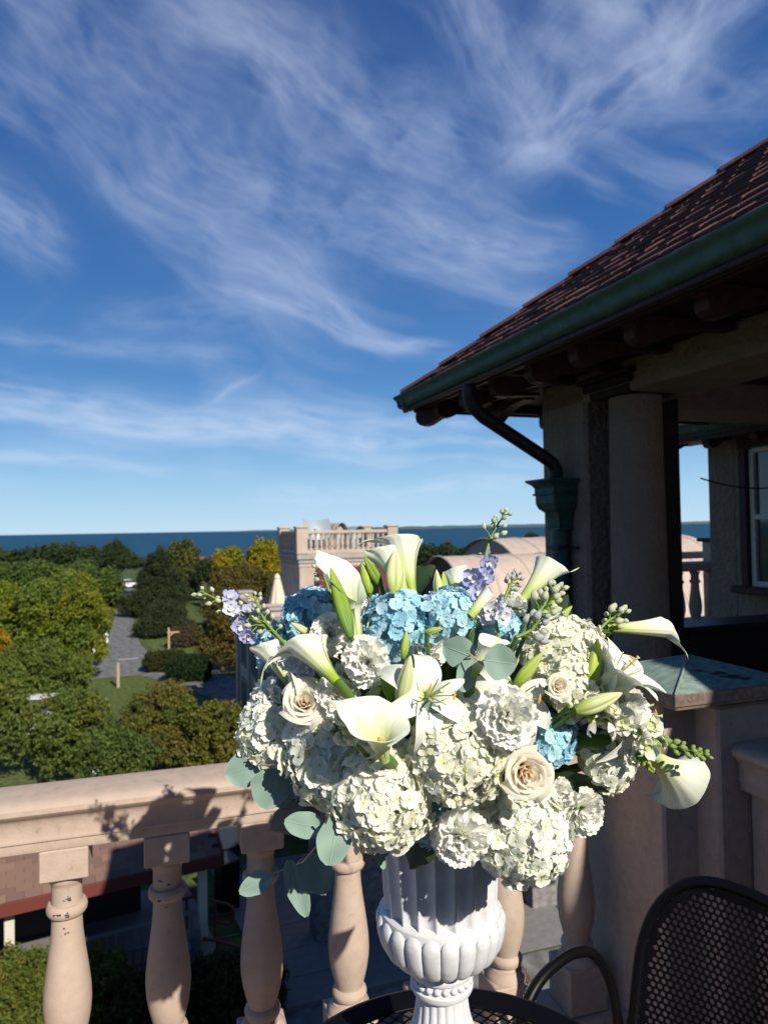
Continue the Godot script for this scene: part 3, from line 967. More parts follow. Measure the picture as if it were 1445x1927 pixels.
	var col := part("collar", cl.done(), mats.urn, u)
	var bead := SphereMesh.new()
	bead.radius = 0.0062
	bead.height = 0.0124
	bead.radial_segments = 12
	bead.rings = 6
	for k in 22:
		var a := TAU * k / 22
		part("bead", bead, mats.urn, col, Transform3D(Basis.IDENTITY, Vector3(cos(a) * 0.0465, 0.184, sin(a) * 0.0465)))
	# gadrooned bowl: an inner shell and one lobe per rib
	var bw := Builder.new()
	bw.lathe([Vector2(0.0531, 0.2156), Vector2(0.0695, 0.2204), Vector2(0.0830, 0.2316), Vector2(0.0926, 0.2476), Vector2(0.0970, 0.2652), Vector2(0.0989, 0.2796), Vector2(0.0994, 0.2904), Vector2(0.0979, 0.2964), Vector2(0.0907, 0.3012), Vector2(0.0849, 0.3020)], 96)
	var bowl := part("bowl", bw.done(), mats.urn, u)
	var nl := 22
	var lobe := Builder.new()
	var path := [Vector2(0.0579, 0.2180), Vector2(0.0733, 0.2236), Vector2(0.0849, 0.2340), Vector2(0.0926, 0.2484), Vector2(0.0970, 0.2644), Vector2(0.0989, 0.2764), Vector2(0.0979, 0.2860), Vector2(0.0926, 0.2924)]
	lobe.grid(24, 10, func(s, tt):
		var f: float = s * (path.size() - 1)
		var i := mini(int(f), path.size() - 2)
		var q: Vector2 = (path[i] as Vector2).lerp(path[i + 1], f - i)
		var tg: Vector2 = (path[i + 1] - path[i]).normalized()
		var nrm := Vector2(tg.y, -tg.x)
		var wid: float = q.x * TAU / nl * 0.5 * (0.985 if s < 0.72 else 0.985 * sqrt(maxf(0.0, 1.0 - pow((s - 0.72) / 0.28, 2.0))) )
		wid *= smoothstep(-0.02, 0.16, s)
		var a: float = (tt - 0.5) * PI
		var x := sin(a) * wid
		var bulge := cos(a) * wid * 0.52 + 0.001
		q += nrm * bulge
		return Vector3(q.x, q.y, x))
	var lm := lobe.done()
	for k in nl:
		part("lobe", lm, mats.urn, bowl, Transform3D(Basis(Vector3.UP, TAU * k / nl), Vector3.ZERO))
	# tall cup with wide hollow flutes
	var cu := Builder.new()
	cu.lathe([Vector2(0.0930, 0.288), Vector2(0.0940, 0.315), Vector2(0.0965, 0.36), Vector2(0.1005, 0.41), Vector2(0.106, 0.45), Vector2(0.115, 0.478), Vector2(0.126, 0.492), Vector2(0.130, 0.4985), Vector2(0.126, 0.504), Vector2(0.116, 0.5045), Vector2(0.108, 0.49), Vector2(0.09, 0.43)], 220, Vector3.ZERO, func(r, y, a):
		var f: float = fposmod(a * 20.0 / TAU, 1.0) - 0.5
		return r - (0.0085 * (0.25 - f * f) * 4.0 if y < 0.47 and r > 0.0925 else 0.0))
	part("fluted_cup", cu.done(), mats.urn, u)

	# perforated armchair
	var base := pt(1372, 1760, 1.57)
	base.y = 0
	var front := Vector3(-0.943, 0, 0.333)
	var cb := facing(Vector3.UP, front)
	var c := thing("mesh_armchair", "black perforated metal armchair at the right, its back towards the pier", "chair", base, "", cb)
	# local: z is forward, x across. The sitter leans back from z = 0.
	var outline := []
	var hw := 0.222
	for k in 41:
		var s := k / 40.0
		var a := PI * s
		outline.append(Vector2(-hw * signf(cos(a)) * pow(absf(cos(a)), 0.72), 0.525 + 0.285 * pow(sin(a), 0.80)))
	var lean := func(q: Vector2) -> Vector3:
		return Vector3(q.x, q.y, -0.20 * (q.y - 0.45) + 0.10 * pow(q.x / hw, 2.0) * 0.35)
	var fp := [lean.call(Vector2(-hw, 0.40))]
	for q in outline:
		fp.append(lean.call(q))
	fp.append(lean.call(Vector2(hw, 0.40)))
	var ft := Builder.new()
	ft.tube(fp, [0.0125], 12)
	part("back_frame", ft.done(), mats.black_metal, c)
	var inside := func(q: Vector2, m: float) -> bool:
		if absf(q.x) > hw - m or q.y < 0.41:
			return false
		if q.y < 0.525:
			return true
		var ny: float = (q.y - 0.525) / (0.285 - m)
		if ny >= 1.0:
			return false
		var sn := pow(ny, 1.0 / 0.80)
		return absf(q.x) < (hw - m) * pow(sqrt(maxf(0.0, 1.0 - sn * sn)), 0.72)
	var sheet := Builder.new()
	var pitch := 0.0155
	var hole := 0.0053
	var rows := int(0.46 / (pitch * 0.866)) + 1
	for r in rows:
		for k in range(-17, 18):
			var ce := Vector2((k + (0.5 if r % 2 else 0.0)) * pitch, 0.41 + r * pitch * 0.866)
			if not inside.call(ce, 0.006):
				continue
			var solid: bool = not inside.call(ce, 0.026)
			for m in 12:
				var a0 := PI / 6 + TAU * m / 12
				var a1 := PI / 6 + TAU * (m + 1) / 12
				var hex := func(a: float) -> Vector2:
					var f := fposmod(a - PI / 6, PI / 3) - PI / 6
					return ce + Vector2(cos(a), sin(a)) * (pitch * 0.5 / cos(f))
				var o0: Vector3 = lean.call(hex.call(a0))
				var o1: Vector3 = lean.call(hex.call(a1))
				if solid:
					sheet.tri(lean.call(ce), o0, o1)
					continue
				var i0: Vector3 = lean.call(ce + Vector2(cos(a0), sin(a0)) * hole)
				var i1: Vector3 = lean.call(ce + Vector2(cos(a1), sin(a1)) * hole)
				sheet.quad(o0, o1, i1, i0)
				var th := Vector3(0, 0, -0.0016)
				sheet.quad(i0, i1, i1 + th, i0 + th)
	part("perforated_back", sheet.done(), mats.black_metal, c)
	for s in [-1.0, 1.0]:
		var ab := Builder.new()
		var x: float = s * 0.262
		var arm := [Vector3(x, 0.34, 0.03), Vector3(x, 0.46, 0.045), Vector3(x, 0.555, 0.075), Vector3(x * 1.02, 0.625, 0.125), Vector3(x * 1.03, 0.652, 0.19), Vector3(x * 1.03, 0.655, 0.255), Vector3(x * 1.03, 0.642, 0.32), Vector3(x * 1.02, 0.605, 0.375), Vector3(x, 0.54, 0.41), Vector3(x, 0.40, 0.43), Vector3(x, 0.2, 0.44), Vector3(x, 0.0, 0.45)]
		var fine := []
		for k in arm.size() - 1:
			for m in 4:
				var f := m / 4.0
				fine.append((arm[k] as Vector3).cubic_interpolate(arm[k + 1], arm[maxi(k - 1, 0)], arm[mini(k + 2, arm.size() - 1)], f))
		fine.append(arm[-1])
		ab.tube(fine, [0.0125], 12)
		part("arm", ab.done(), mats.black_metal, c)
		var lg := Builder.new()
		lg.tube([Vector3(x * 0.95, 0.42, 0.0), Vector3(x, 0.2, -0.05), Vector3(x, 0.0, -0.10)], [0.0125], 10)
		part("leg", lg.done(), mats.black_metal, c)
	part("seat", box_mesh(Vector3(0, 0.43, 0.21), Vector3(0.47, 0.012, 0.42), 0.004), mats.black_metal, c)


# ---------------------------------------------------------------- land, sea, plants
func sheet(called: String, outline: Array, y: float, m: Material) -> MeshInstance3D:
	var flat := PackedVector2Array()
	for q in outline:
		flat.push_back(q)
	var b := Builder.new()
	var t := Geometry2D.triangulate_polygon(flat)
	for k in range(0, t.size(), 3):
		b.face([Vector3(flat[t[k]].x, y, flat[t[k]].y), Vector3(flat[t[k + 1]].x, y, flat[t[k + 1]].y), Vector3(flat[t[k + 2]].x, y, flat[t[k + 2]].y)], Vector3.UP)
	return struct(called, b.done(), m)


func ground_under(px: float, z: float) -> Vector3:
	var p := pt(px, 990, z)
	return Vector3(p.x, GROUND, p.z)


func make_leaf_clumps() -> void:
	# loose sprays of leaves: broad, small, needle
	for kind in 3:
		var b := Builder.new()
		for k in [16, 18, 18][kind]:
			var d := Vector3(rng.randfn(), rng.randfn() * 0.8 + 0.15, rng.randfn()).normalized()
			var at: Vector3 = d * pow(rng.randf(), 0.5) * 0.5
			var n := (d + Vector3(rng.randfn(), rng.randfn() + 0.6, rng.randfn()) * 0.55).normalized()
			var along := n.cross(Vector3(rng.randfn(), rng.randfn(), rng.randfn())).normalized()
			var side := n.cross(along)
			var l: float = [0.20, 0.17, 0.25][kind] * rng.randf_range(0.75, 1.25)
			var w: float = [0.10, 0.095, 0.05][kind] * rng.randf_range(0.8, 1.2)
			b.col = Color.WHITE * rng.randf_range(0.85, 1.15)
			var m := at + n * 0.02
			b.tri(at - along * l, m + side * w, at + along * l)
			b.tri(at - along * l, at + along * l, m - side * w)
		mats["clump_%d" % kind] = null
		clumps.append(b.done())
	mats.leaf = mat(Color(1, 1, 1), 0.6, {"vc": true, "back": 0.8, "spec": 0.25})
	mats.bark = mat(Color(0.07, 0.05, 0.035), 0.95)


var clumps := []


# crown lobes are spheres (centre, radius) in metres round the trunk's foot
func leafy(parent: Node, called: String, lobes: Array, size: float, tints: Array, kind := 0, fill := 1.0) -> void:
	var places := []
	var cols := []
	for s in lobes:
		var c: Vector3 = s[0]
		var r: Vector3 = s[1]
		var area := 4.0 * PI * pow((pow(r.x * r.y, 1.6) + pow(r.x * r.z, 1.6) + pow(r.y * r.z, 1.6)) / 3.0, 1.0 / 1.6)
		var n := clampi(int(area / (size * size) * 1.7 * fill), 8, 2200)
		var own: Color = (tints[rng.randi() % tints.size()] as Color).lerp(tints[0], 0.25)
		for k in n:
			var d := Vector3(rng.randfn(), rng.randfn(), rng.randfn()).normalized()
			if d.y < -0.55 and rng.randf() < 0.6:
				continue
			var dent := 1.0 + 0.16 * sin(d.x * 5.0 + c.x) * sin(d.z * 5.0 + c.z) + 0.1 * sin(d.y * 9.0 + c.y)
			var q := c + d * r * dent * (1.0 - 0.34 * pow(rng.randf(), 2.0))
			var sc := size * rng.randf_range(0.75, 1.45)
			places.append(Transform3D(Basis.from_euler(Vector3(rng.randf() * TAU, rng.randf() * TAU, rng.randf() * TAU)).scaled(Vector3.ONE * sc), q))
			var cc := own.lerp(tints[rng.randi() % tints.size()], rng.randf() * 0.6) * rng.randf_range(0.82, 1.16)
			cc.a = 1.0
			cols.append(cc)
	many(called, clumps[kind], mats.leaf, places, cols, parent)


func trunk(parent: Node, h: float, r: float, lobes: Array) -> void:
	var b := Builder.new()
	b.tube([Vector3(0, -0.2, 0), Vector3(0.04 * h, h * 0.3, 0.01 * h), Vector3(0, h * 0.6, 0.02 * h), Vector3(0.02 * h, h * 0.88, 0)], [r * 1.25, r, r * 0.7, r * 0.25], 8)
	for s in lobes:
		var c: Vector3 = s[0]
		var from := Vector3(0.02 * h, minf(c.y * 0.6, h * 0.55), 0.01 * h)
		b.tube([from, from.lerp(c, 0.5) + Vector3.UP * 0.1, c], [r * 0.5, r * 0.32, r * 0.12], 6)
	part("trunk", b.done(), mats.bark, parent)


# a tree where the photograph shows its crown: centre column, crown top and foot rows, crown width, distance
func tree(called: String, label: String, group: String, px: float, top: float, low: float, width: float, z: float, tints: Array, kind := 0, leaf := 0.0, fill := 1.0) -> void:
	var at := ground_under(px, z)
	var h := pt(px, top, z).y - GROUND
	var bottom := clampf(pt(px, low, z).y - GROUND, 0.3, h * 0.6)
	var R := width * z / FOCAL / 2.0
	var o := thing(called, label, "tree", at, group)
	var lobes := []
	var size := leaf if leaf > 0.0 else clampf(z * 0.009, 0.3, 1.7)
	var ch := h - bottom
	if kind == 2:
		var tiers := 8
		for k in tiers:
			var f := float(k) / (tiers - 1)
			var rr := R * (1.0 - 0.80 * f) * rng.randf_range(0.85, 1.1)
			for m in 4 if k < tiers - 1 else 1:
				var a := rng.randf() * TAU + m * TAU / 4.0
				var off := rr * 0.48 if k < tiers - 1 else 0.0
				lobes.append([Vector3(cos(a) * off, bottom + ch * (0.1 + 0.82 * f), sin(a) * off), Vector3(rr * 0.62, ch * 0.11, rr * 0.62)])
	else:
		var n := 11
		for k in n:
			var a := k * 2.399 + rng.randf() * 0.6
			var f := (k + 0.5) / n
			var ring := R * 0.58 * sqrt(clampf(1.0 - pow(f * 2.0 - 0.85, 2.0) * 0.62, 0.05, 1.0)) * (0.55 + 0.45 * rng.randf())
			var rad := R * rng.randf_range(0.36, 0.50) * (1.0 - 0.25 * f)
			lobes.append([Vector3(cos(a) * ring, bottom + ch * clampf(0.16 + 0.70 * f, 0.0, 1.0) - rad * 0.06, sin(a) * ring), Vector3(rad, minf(rad * 0.85, ch * 0.3), rad)])
		lobes.append([Vector3(0, bottom + ch * 0.78, 0), Vector3(R * 0.45, ch * 0.22, R * 0.45)])
	trunk(o, h, clampf(R * 0.06, 0.08, 0.4), lobes.slice(0, 6))
	leafy(o, "crown", lobes, size, tints, kind, fill)


func make_trees() -> void:
	var yg := [Color(0.145, 0.20, 0.026), Color(0.19, 0.225, 0.024), Color(0.115, 0.175, 0.032), Color(0.24, 0.23, 0.022)]
	var gr := [Color(0.095, 0.145, 0.032), Color(0.12, 0.165, 0.034), Color(0.08, 0.12, 0.034)]
	var dg := [Color(0.044, 0.066, 0.026), Color(0.055, 0.078, 0.028), Color(0.038, 0.056, 0.026)]
	var con := [Color(0.046, 0.062, 0.026), Color(0.06, 0.074, 0.03), Color(0.036, 0.05, 0.024)]
	var ol := [Color(0.10, 0.115, 0.034), Color(0.13, 0.135, 0.036), Color(0.085, 0.10, 0.032)]
	var go := [Color(0.28, 0.25, 0.018), Color(0.17, 0.19, 0.022), Color(0.34, 0.28, 0.018)]
	var br := [Color(0.13, 0.105, 0.03), Color(0.11, 0.10, 0.032), Color(0.16, 0.115, 0.03)]
	var or_ := [Color(0.48, 0.25, 0.016), Color(0.34, 0.25, 0.02), Color(0.2, 0.19, 0.02)]
	var mixed := [Color(0.12, 0.165, 0.034), Color(0.15, 0.19, 0.036), Color(0.09, 0.135, 0.036), Color(0.17, 0.18, 0.03)]
	var far := "dark trees in the row before the sea"
	# row before the sea, from the left
	for e in [[-30, 1036, 90, "dark tree cut by the photo's left edge in the row before the sea"], [16, 1041, 62, "lowest dark tree of the row before the sea, second from the left"], [62, 1037, 66, "rounded dark tree third from the left in the row before the sea"], [92, 1031, 50, "narrow dark tree in the middle of the row before the sea"], [128, 1029, 62, "tallest dark tree of the row before the sea"], [168, 1036, 60, "dark tree at the right end of the row before the sea"]]:
		tree("seaside_tree", e[3], far, e[0], e[1], 1062, e[2] * 1.25, 125.0, dg, 0, 1.5, 1.2)
	tree("seaside_pine", "tall dark tree standing against the sea left of the road's end", "", 218, 1019, 1066, 96, 104, dg, 2, 1.0, 1.5)
	tree("olive_tree", "tall olive green tree behind the dark conifer, top against the sea", "", 342, 1017, 1120, 100, 96, ol, 0, 1.0, 1.3)
	tree("conifer", "big dark conifer on the right side of the road", "", 300, 1032, 1200, 135, 80, con, 2, 0.75, 1.5)
	tree("conifer", "lower dark conifer with branches to the lawn beside the signpost", "", 308, 1122, 1212, 118, 64, con, 2, 0.6, 1.5)
	tree("dark_tree", "small dark green tree between the conifer and the golden tree", "", 388, 1052, 1095, 52, 92, dg, 0, 0.8, 1.4)
	tree("golden_tree", "golden yellow tree beside the tower, left part", "", 432, 1031, 1100, 82, 84, go, 1, 0.8, 1.3)
	tree("golden_tree", "golden green tree touching the left wall of the tower", "", 494, 1015, 1110, 96, 86, go, 1, 0.8, 1.3)
	tree("brown_tree", "broad brownish tree below the golden trees", "", 452, 1069, 1140, 150, 64, br, 1, 0.62, 1.3)
	tree("brown_tree", "dark brown tree nearest the facade, behind the hedge", "", 415, 1108, 1262, 118, 47, br, 1, 0.5, 1.5)
	# flat crowns behind the big yellow tree
	for e in [[-20, 1066, 130, "mid green tree cut by the left edge, behind the yellow trees"], [70, 1061, 130, "flat topped mid green tree behind the middle of the big yellow tree"], [150, 1062, 120, "mid green tree behind the right half of the big yellow tree"], [200, 1072, 80, "small mid green tree whose branches reach over the road's far end"]]:
		tree("green_tree", e[3], "mid green trees behind the yellow tree", e[0], e[1], 1130, e[2], 88, gr, 0, 0.85, 1.4)
	tree("yellow_green_tree", "big yellow green tree on the left, left of the road", "", 120, 1080, 1255, 205, 45, yg, 0, 0.44, 1.35)
	tree("yellow_green_tree", "yellow green tree at the left edge, beside the big one", "", 5, 1100, 1250, 150, 46, yg, 0, 0.46, 1.3)
	tree("orange_tree", "small orange tinted tree at the left edge", "", -8, 1182, 1260, 70, 38, or_, 1, 0.34, 1.4)
	tree("green_tree", "leafy green tree with low branches at the left, below the yellow tree", "", 70, 1212, 1330, 195, 36, mixed, 0, 0.40, 1.3)
	tree("green_tree", "mid green tree at the lower left edge", "", -10, 1272, 1420, 170, 27, mixed, 0, 0.36, 1.2)
	tree("green_tree", "loose green tree before the lawn, above the rail", "", 140, 1300, 1440, 190, 27, mixed, 1, 0.34, 1.1)
	tree("russet_tree", "bushy russet green tree above the rail, right of the signless post", "", 300, 1288, 1445, 200, 25, [Color(0.13, 0.145, 0.032), Color(0.17, 0.14, 0.034), Color(0.10, 0.13, 0.03)], 1, 0.32, 1.25)
	tree("russet_tree", "yellowish bushy tree above the rail, nearest the facade", "", 408, 1318, 1450, 150, 24, [Color(0.17, 0.17, 0.03), Color(0.135, 0.15, 0.03), Color(0.16, 0.135, 0.035)], 1, 0.32, 1.25)
	tree("green_tree", "low green tree just behind the rail, between the bushy ones", "", 215, 1372, 1470, 150, 22, gr, 1, 0.3, 1.2)
	# the wood goes on to the left of the view
	var wood := []
	var tints := []
	for k in 2600:
		var q := Vector3(rng.randf_range(-115.0, -26.0), 0.0, rng.randf_range(-170.0, -38.0))
		if q.x > -0.14 * -q.z - 30.0 + 12.0:
			continue
		var bump := 0.5 + 0.5 * sin(q.x * 0.55) * sin(q.z * 0.5 + q.x * 0.13)
		q.y = GROUND + 1.0 + (2.0 + 4.5 * bump) * sqrt(rng.randf())
		wood.append(Transform3D(Basis.from_euler(Vector3(rng.randf() * TAU, rng.randf() * TAU, 0)).scaled(Vector3.ONE * rng.randf_range(2.2, 3.6)), q))
		tints.append((gr if sin(q.x * 0.31 + q.z * 0.17) > -0.2 else yg)[rng.randi() % 3])
	tag(many("wood", clumps[0], mats.leaf, wood, tints), "wood that goes on beyond the left edge of the view", "wood")
	# right of the tower
	for e in [[800, 1028, 60, "low dark tree right beside the tower, before the sea"], [838, 1027, 56, "low dark tree over the near vault's left end"], [868, 1036, 40, "smallest low dark tree left of the pale far house"], [915, 1040, 60, "lowest dark tree in front of the long pale far house"]]:
		tree("seaside_tree", e[3], "low dark trees right of the tower", e[0], e[1], 1062, e[2], 150, dg, 0, 1.5, 1.3)
	tree("lone_tree", "dark lone tree against the sea beside the loggia wall", "", 1000, 1003, 1050, 46, 140, dg, 0, 1.3, 1.1)
	for e in [[1270, 1024, 40, "tree top mostly behind the column in the loggia gap"], [1300, 1019, 44, "olive tree top in the middle of the loggia gap"], [1330, 1022, 40, "tree top cut by the window wing in the loggia gap"]]:
		tree("seaside_tree", e[3], "trees in the gap beside the loggia column", e[0], e[1], 1060, e[2], 110, ol, 0, 1.2, 1.3)


func bush(called: String, label: String, group: String, at: Vector3, size: Vector3, tints: Array, leaf: float, fill := 1.0, n := 7) -> void:
	var o := thing(called, label, "shrub", at, group)
	var lobes := []
	for k in n:
		var f := (k + 0.5) / n - 0.5
		lobes.append([Vector3(f * size.x * 0.8, size.y * rng.randf_range(0.42, 0.56), rng.randf_range(-0.12, 0.12) * size.z), Vector3(size.x / n * 1.25, size.y * 0.48, size.z * 0.48)])
	leafy(o, "foliage", lobes, leaf, tints, 1, fill)
	var b := Builder.new()
	for k in 4:
		b.tube([Vector3((k - 1.5) * size.x * 0.18, 0, 0), Vector3((k - 1.5) * size.x * 0.22, size.y * 0.5, 0.05)], [0.03, 0.015], 5)
	part("stems", b.done(), mats.bark, o)


func make_background() -> void:
	make_leaf_clumps()
	# ---- ground, water, far shore
	mats.grass = mat(Color(0.10, 0.135, 0.032), 0.95, {"map": "ground", "scale": 0.11, "bump": ["grain", 3.0]})
	mats.lawn = mat(Color(0.135, 0.18, 0.04), 0.95, {"map": "ground", "scale": 0.3, "bump": ["grain", 2.0]})
	mats.asphalt = mat(Color(0.24, 0.24, 0.235), 0.92, {"map": "ground", "scale": 0.16})
	mats.concrete = mat(Color(0.21, 0.20, 0.19), 0.92, {"map": "blotch", "scale": 0.5})
	mats.sea = mat(Color(0.03, 0.12, 0.225), 0.7, {"map": "ground", "scale3": Vector3(0.002, 0.002, 0.012), "spec": 0.12})
	mats.hazed_land = mat(Color(0.075, 0.105, 0.10), 1.0)  # haze over the distance put into the bluish colour
	var g := Builder.new()
	var rows := [40.0, 12.0, 0.0, -20.0, -40.0, -70.0, -110.0, -160.0, -220.0, -300.0, -420.0]
	g.grid(10, 24, func(s, t):
		var z: float = rows[roundi(s * 10)]
		var x := lerpf(-500.0, 900.0, t)
		return Vector3(x, GROUND - 11.0 * smoothstep(170.0, 420.0, -z), z))
	struct("ground", g.done(), mats.grass)
	var sea := Builder.new()
	sea.quad(Vector3(-60000, -17.0, -45000), Vector3(90000, -17.0, -45000), Vector3(90000, -17.0, -250), Vector3(-60000, -17.0, -250))
	struct("sea", sea.done(), mats.sea)
	var fl := Builder.new()
	var n := 160
	var crest := FastNoiseLite.new()
	crest.seed = 4
	crest.frequency = 0.05
	for k in n:
		var pts := []
		for m in 2:
			var px := lerpf(380.0, 1700.0, float(k + m) / n)
			var zz := 13000.0
			var p := pt(px, 992, zz)
			var hgt := (8.0 + 24.0 * smoothstep(430.0, 900.0, px) + 12.0 * crest.get_noise_1d(px * 0.6)) * smoothstep(400.0, 500.0, px)
			pts.append(Vector3(p.x, -17.1, p.z))
			pts.append(Vector3(p.x, -17.0 + maxf(hgt, 0.5) + 20.0 * smoothstep(400.0, 500.0, px), p.z - 250.0))
			pts.append(Vector3(p.x, -17.1, p.z - 900.0))
		fl.face([pts[0], pts[3], pts[4], pts[1]], Vector3(0, 1, 1))
		fl.face([pts[1], pts[4], pts[5], pts[2]], Vector3(0, 1, -1))
	struct("far_shore", fl.done(), mats.hazed_land)
	# ---- roads
	var y := GROUND + 0.012
	sheet("road", [Vector2(-2.15, -125), Vector2(-1.9, -89), Vector2(-2.0, -74), Vector2(-2.2, -64), Vector2(-2.5, -56.5), Vector2(-3.2, -53), Vector2(-5, -51.6), Vector2(-9, -51.2), Vector2(-9, -47.4), Vector2(-5.0, -47.6), Vector2(-2.0, -48.6), Vector2(0.2, -48.7), Vector2(1.0, -47.6), Vector2(2.4, -44.3), Vector2(4.2, -40.2), Vector2(5.5, -36.5), Vector2(6.5, -36.5), Vector2(6.5, -44), Vector2(4.9, -49), Vector2(3.9, -51.6), Vector2(2.6, -52.9), Vector2(1.2, -56.3), Vector2(0.6, -61.5), Vector2(0.15, -70), Vector2(-0.1, -89), Vector2(0.25, -125)], y, mats.asphalt)
	sheet("lawn", [Vector2(-4.8, -47.2), Vector2(-2.0, -48.2), Vector2(0.2, -48.2), Vector2(1.0, -47.0), Vector2(2.2, -44.2), Vector2(3.6, -40.3), Vector2(4.4, -36), Vector2(4.6, -30), Vector2(-6, -28), Vector2(-7.5, -40)], GROUND + 0.02, mats.lawn)
	sheet("verge", [Vector2(0.5, -89), Vector2(0.6, -70), Vector2(1.1, -61.5), Vector2(1.7, -56.6), Vector2(3.0, -53.4), Vector2(4.4, -52), Vector2(6.4, -51), Vector2(6.4, -89)], GROUND + 0.02, mats.lawn)
	var mk := Builder.new()
	mk.box(Vector3(-0.35, GROUND + 0.018, -55.3), Vector3(1.35, 0.006, 0.16), 0.0, Basis(Vector3.UP, 0.12))
	part("stop_line", mk.done(), mats.white_paint).set_meta("kind", "structure")
	sheet("path", [Vector2(-6.5, -24.6), Vector2(-2.5, -26.2), Vector2(1.0, -27.5), Vector2(5.0, -27.8), Vector2(5.0, -26.9), Vector2(1.0, -26.4), Vector2(-2.5, -25.0), Vector2(-6.5, -23.2)], GROUND + 0.016, mats.concrete)
	make_trees()
	# ---- small things by the road
	var w := mat(Color(0.78, 0.76, 0.72), 0.7)
	var tan_wood := mat(Color(0.34, 0.26, 0.17), 0.8)
	var sp := thing("signpost", "pale wooden signpost with a crossing arm beside the road", "signpost", ground_under(316, 56.0))
	part("post", box_mesh(Vector3(0, 0.85, 0), Vector3(0.15, 1.7, 0.15), 0.02), tan_wood, sp)
	var arm := Builder.new()
	arm.box(Vector3(0.35, 1.32, 0), Vector3(0.95, 0.13, 0.1), 0.01)
	arm.box(Vector3(0.2, 1.15, 0), Vector3(0.5, 0.09, 0.09), 0.01, Basis(Vector3.BACK, 0.7))
	part("arm", arm.done(), tan_wood, sp)
	var po := thing("wooden_post", "plain tan wooden post on the lawn before the junction", "post", ground_under(220.5, 42.5))
	part("post", box_mesh(Vector3(0, 0.72, 0), Vector3(0.17, 1.44, 0.17), 0.02), tan_wood, po)
	part("cap", box_mesh(Vector3(0, 1.46, 0), Vector3(0.2, 0.04, 0.2), 0.01), tan_wood, po)
	for e in [[177, 55.0, 1.05, "white figure shaped post under the yellow tree, nearer one"], [199, 60.0, 0.95, "white figure shaped post under the yellow tree, nearer the road"]]:
		var q := thing("garden_post", e[3], "post", ground_under(e[0], e[1]))
		var lb := Builder.new()
		var hh: float = e[2]
		lb.lathe([Vector2(0.16, 0), Vector2(0.17, hh * 0.2), Vector2(0.11, hh * 0.5), Vector2(0.15, hh * 0.68), Vector2(0.06, hh * 0.8), Vector2(0.10, hh * 0.9), Vector2(0.0, hh)], 12)
		part("post", lb.done(), w, q)
	for e in [[234, 118.0, "white car parked at the far end of the road", Color(0.7, 0.7, 0.7), 0.3], [228, 124.0, "dark car behind the white one at the end of the road", Color(0.02, 0.02, 0.025), 0.4], [72, 34.0, "white car half hidden by the trees at the lower left", Color(0.72, 0.72, 0.74), 1.2], [243, 27.5, "pale car glimpsed through the trees above the rail", Color(0.7, 0.71, 0.74), 1.35]]:
		car(e[2], ground_under(e[0], e[1]), e[4], e[3])
	var hg := [Color(0.05, 0.06, 0.018), Color(0.065, 0.065, 0.02), Color(0.04, 0.055, 0.018)]
	var hd := [Color(0.022, 0.045, 0.016), Color(0.03, 0.055, 0.02)]
	bush("hedge", "clipped brownish green hedge beside the junction, farther one", "", ground_under(309, 47.5), Vector3(2.7, 1.25, 1.5), hg, 0.3, 2.6)
	bush("hedge", "clipped dark green hedge in front of the brownish one", "", ground_under(352, 44.0), Vector3(2.6, 1.5, 1.5), hd, 0.3, 2.6)
	bush("shrub", "small russet shrub behind the signpost", "", ground_under(350, 57.0), Vector3(2.6, 1.6, 1.6), [Color(0.10, 0.07, 0.03), Color(0.07, 0.06, 0.025), Color(0.12, 0.09, 0.06)], 0.3, 1.6)
	bush("shrub", "low dark shrub where the two roads meet on the left", "", ground_under(215, 90.0), Vector3(2.4, 1.3, 1.6), hd, 0.4, 1.6)
	# shrubs right below the terrace
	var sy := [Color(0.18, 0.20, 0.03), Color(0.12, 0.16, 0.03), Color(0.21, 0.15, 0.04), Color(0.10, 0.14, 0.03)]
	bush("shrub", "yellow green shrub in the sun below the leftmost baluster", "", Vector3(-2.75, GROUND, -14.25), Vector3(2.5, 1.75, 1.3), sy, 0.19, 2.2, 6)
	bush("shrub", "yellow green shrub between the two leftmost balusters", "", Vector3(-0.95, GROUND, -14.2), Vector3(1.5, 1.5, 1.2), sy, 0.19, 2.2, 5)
	bush("shrub", "dark shaded shrub below the second baluster", "", Vector3(0.35, GROUND, -13.6), Vector3(1.5, 1.2, 1.3), [Color(0.06, 0.075, 0.022), Color(0.05, 0.07, 0.02)], 0.19, 2.2, 5)  # shade put into the darker leaf colours
	bush("shrub", "dark shaded shrub between the second and third balusters", "", Vector3(1.75, GROUND, -13.5), Vector3(1.6, 1.3, 1.4), [Color(0.06, 0.075, 0.022), Color(0.05, 0.07, 0.02)], 0.19, 2.2, 5)  # leaf colours darkened for shade here too
	var tuft := Builder.new()
	for k in 9:
		var a := rng.randf() * TAU
		var d := Vector3(cos(a), 0, sin(a))
		var o2 := Vector3(rng.randf_range(-0.06, 0.06), 0, rng.randf_range(-0.06, 0.06))
		var hgt := rng.randf_range(0.06, 0.13)
		tuft.tri(o2 - d.cross(Vector3.UP) * 0.006, o2 + d * 0.04 + Vector3.UP * hgt, o2 + d.cross(Vector3.UP) * 0.006)
	var places := []
	var cols := []
	for k in 5200:
		var q := Vector3(rng.randf_range(-4.5, 0.2), GROUND + 0.0, rng.randf_range(-14.2, -11.6))
		places.append(Transform3D(Basis(Vector3.UP, rng.randf() * TAU).scaled(Vector3.ONE * rng.randf_range(0.8, 1.5)), q))
		cols.append(Color(0.11, 0.165, 0.034).lerp(Color(0.16, 0.19, 0.04), rng.randf()))
	var gs := many("grass", tuft.done(), mats.leaf, places, cols)
	tag(gs, "short grass in front of the shrubs below the terrace", "grass")
	make_porch()
	make_far_buildings()


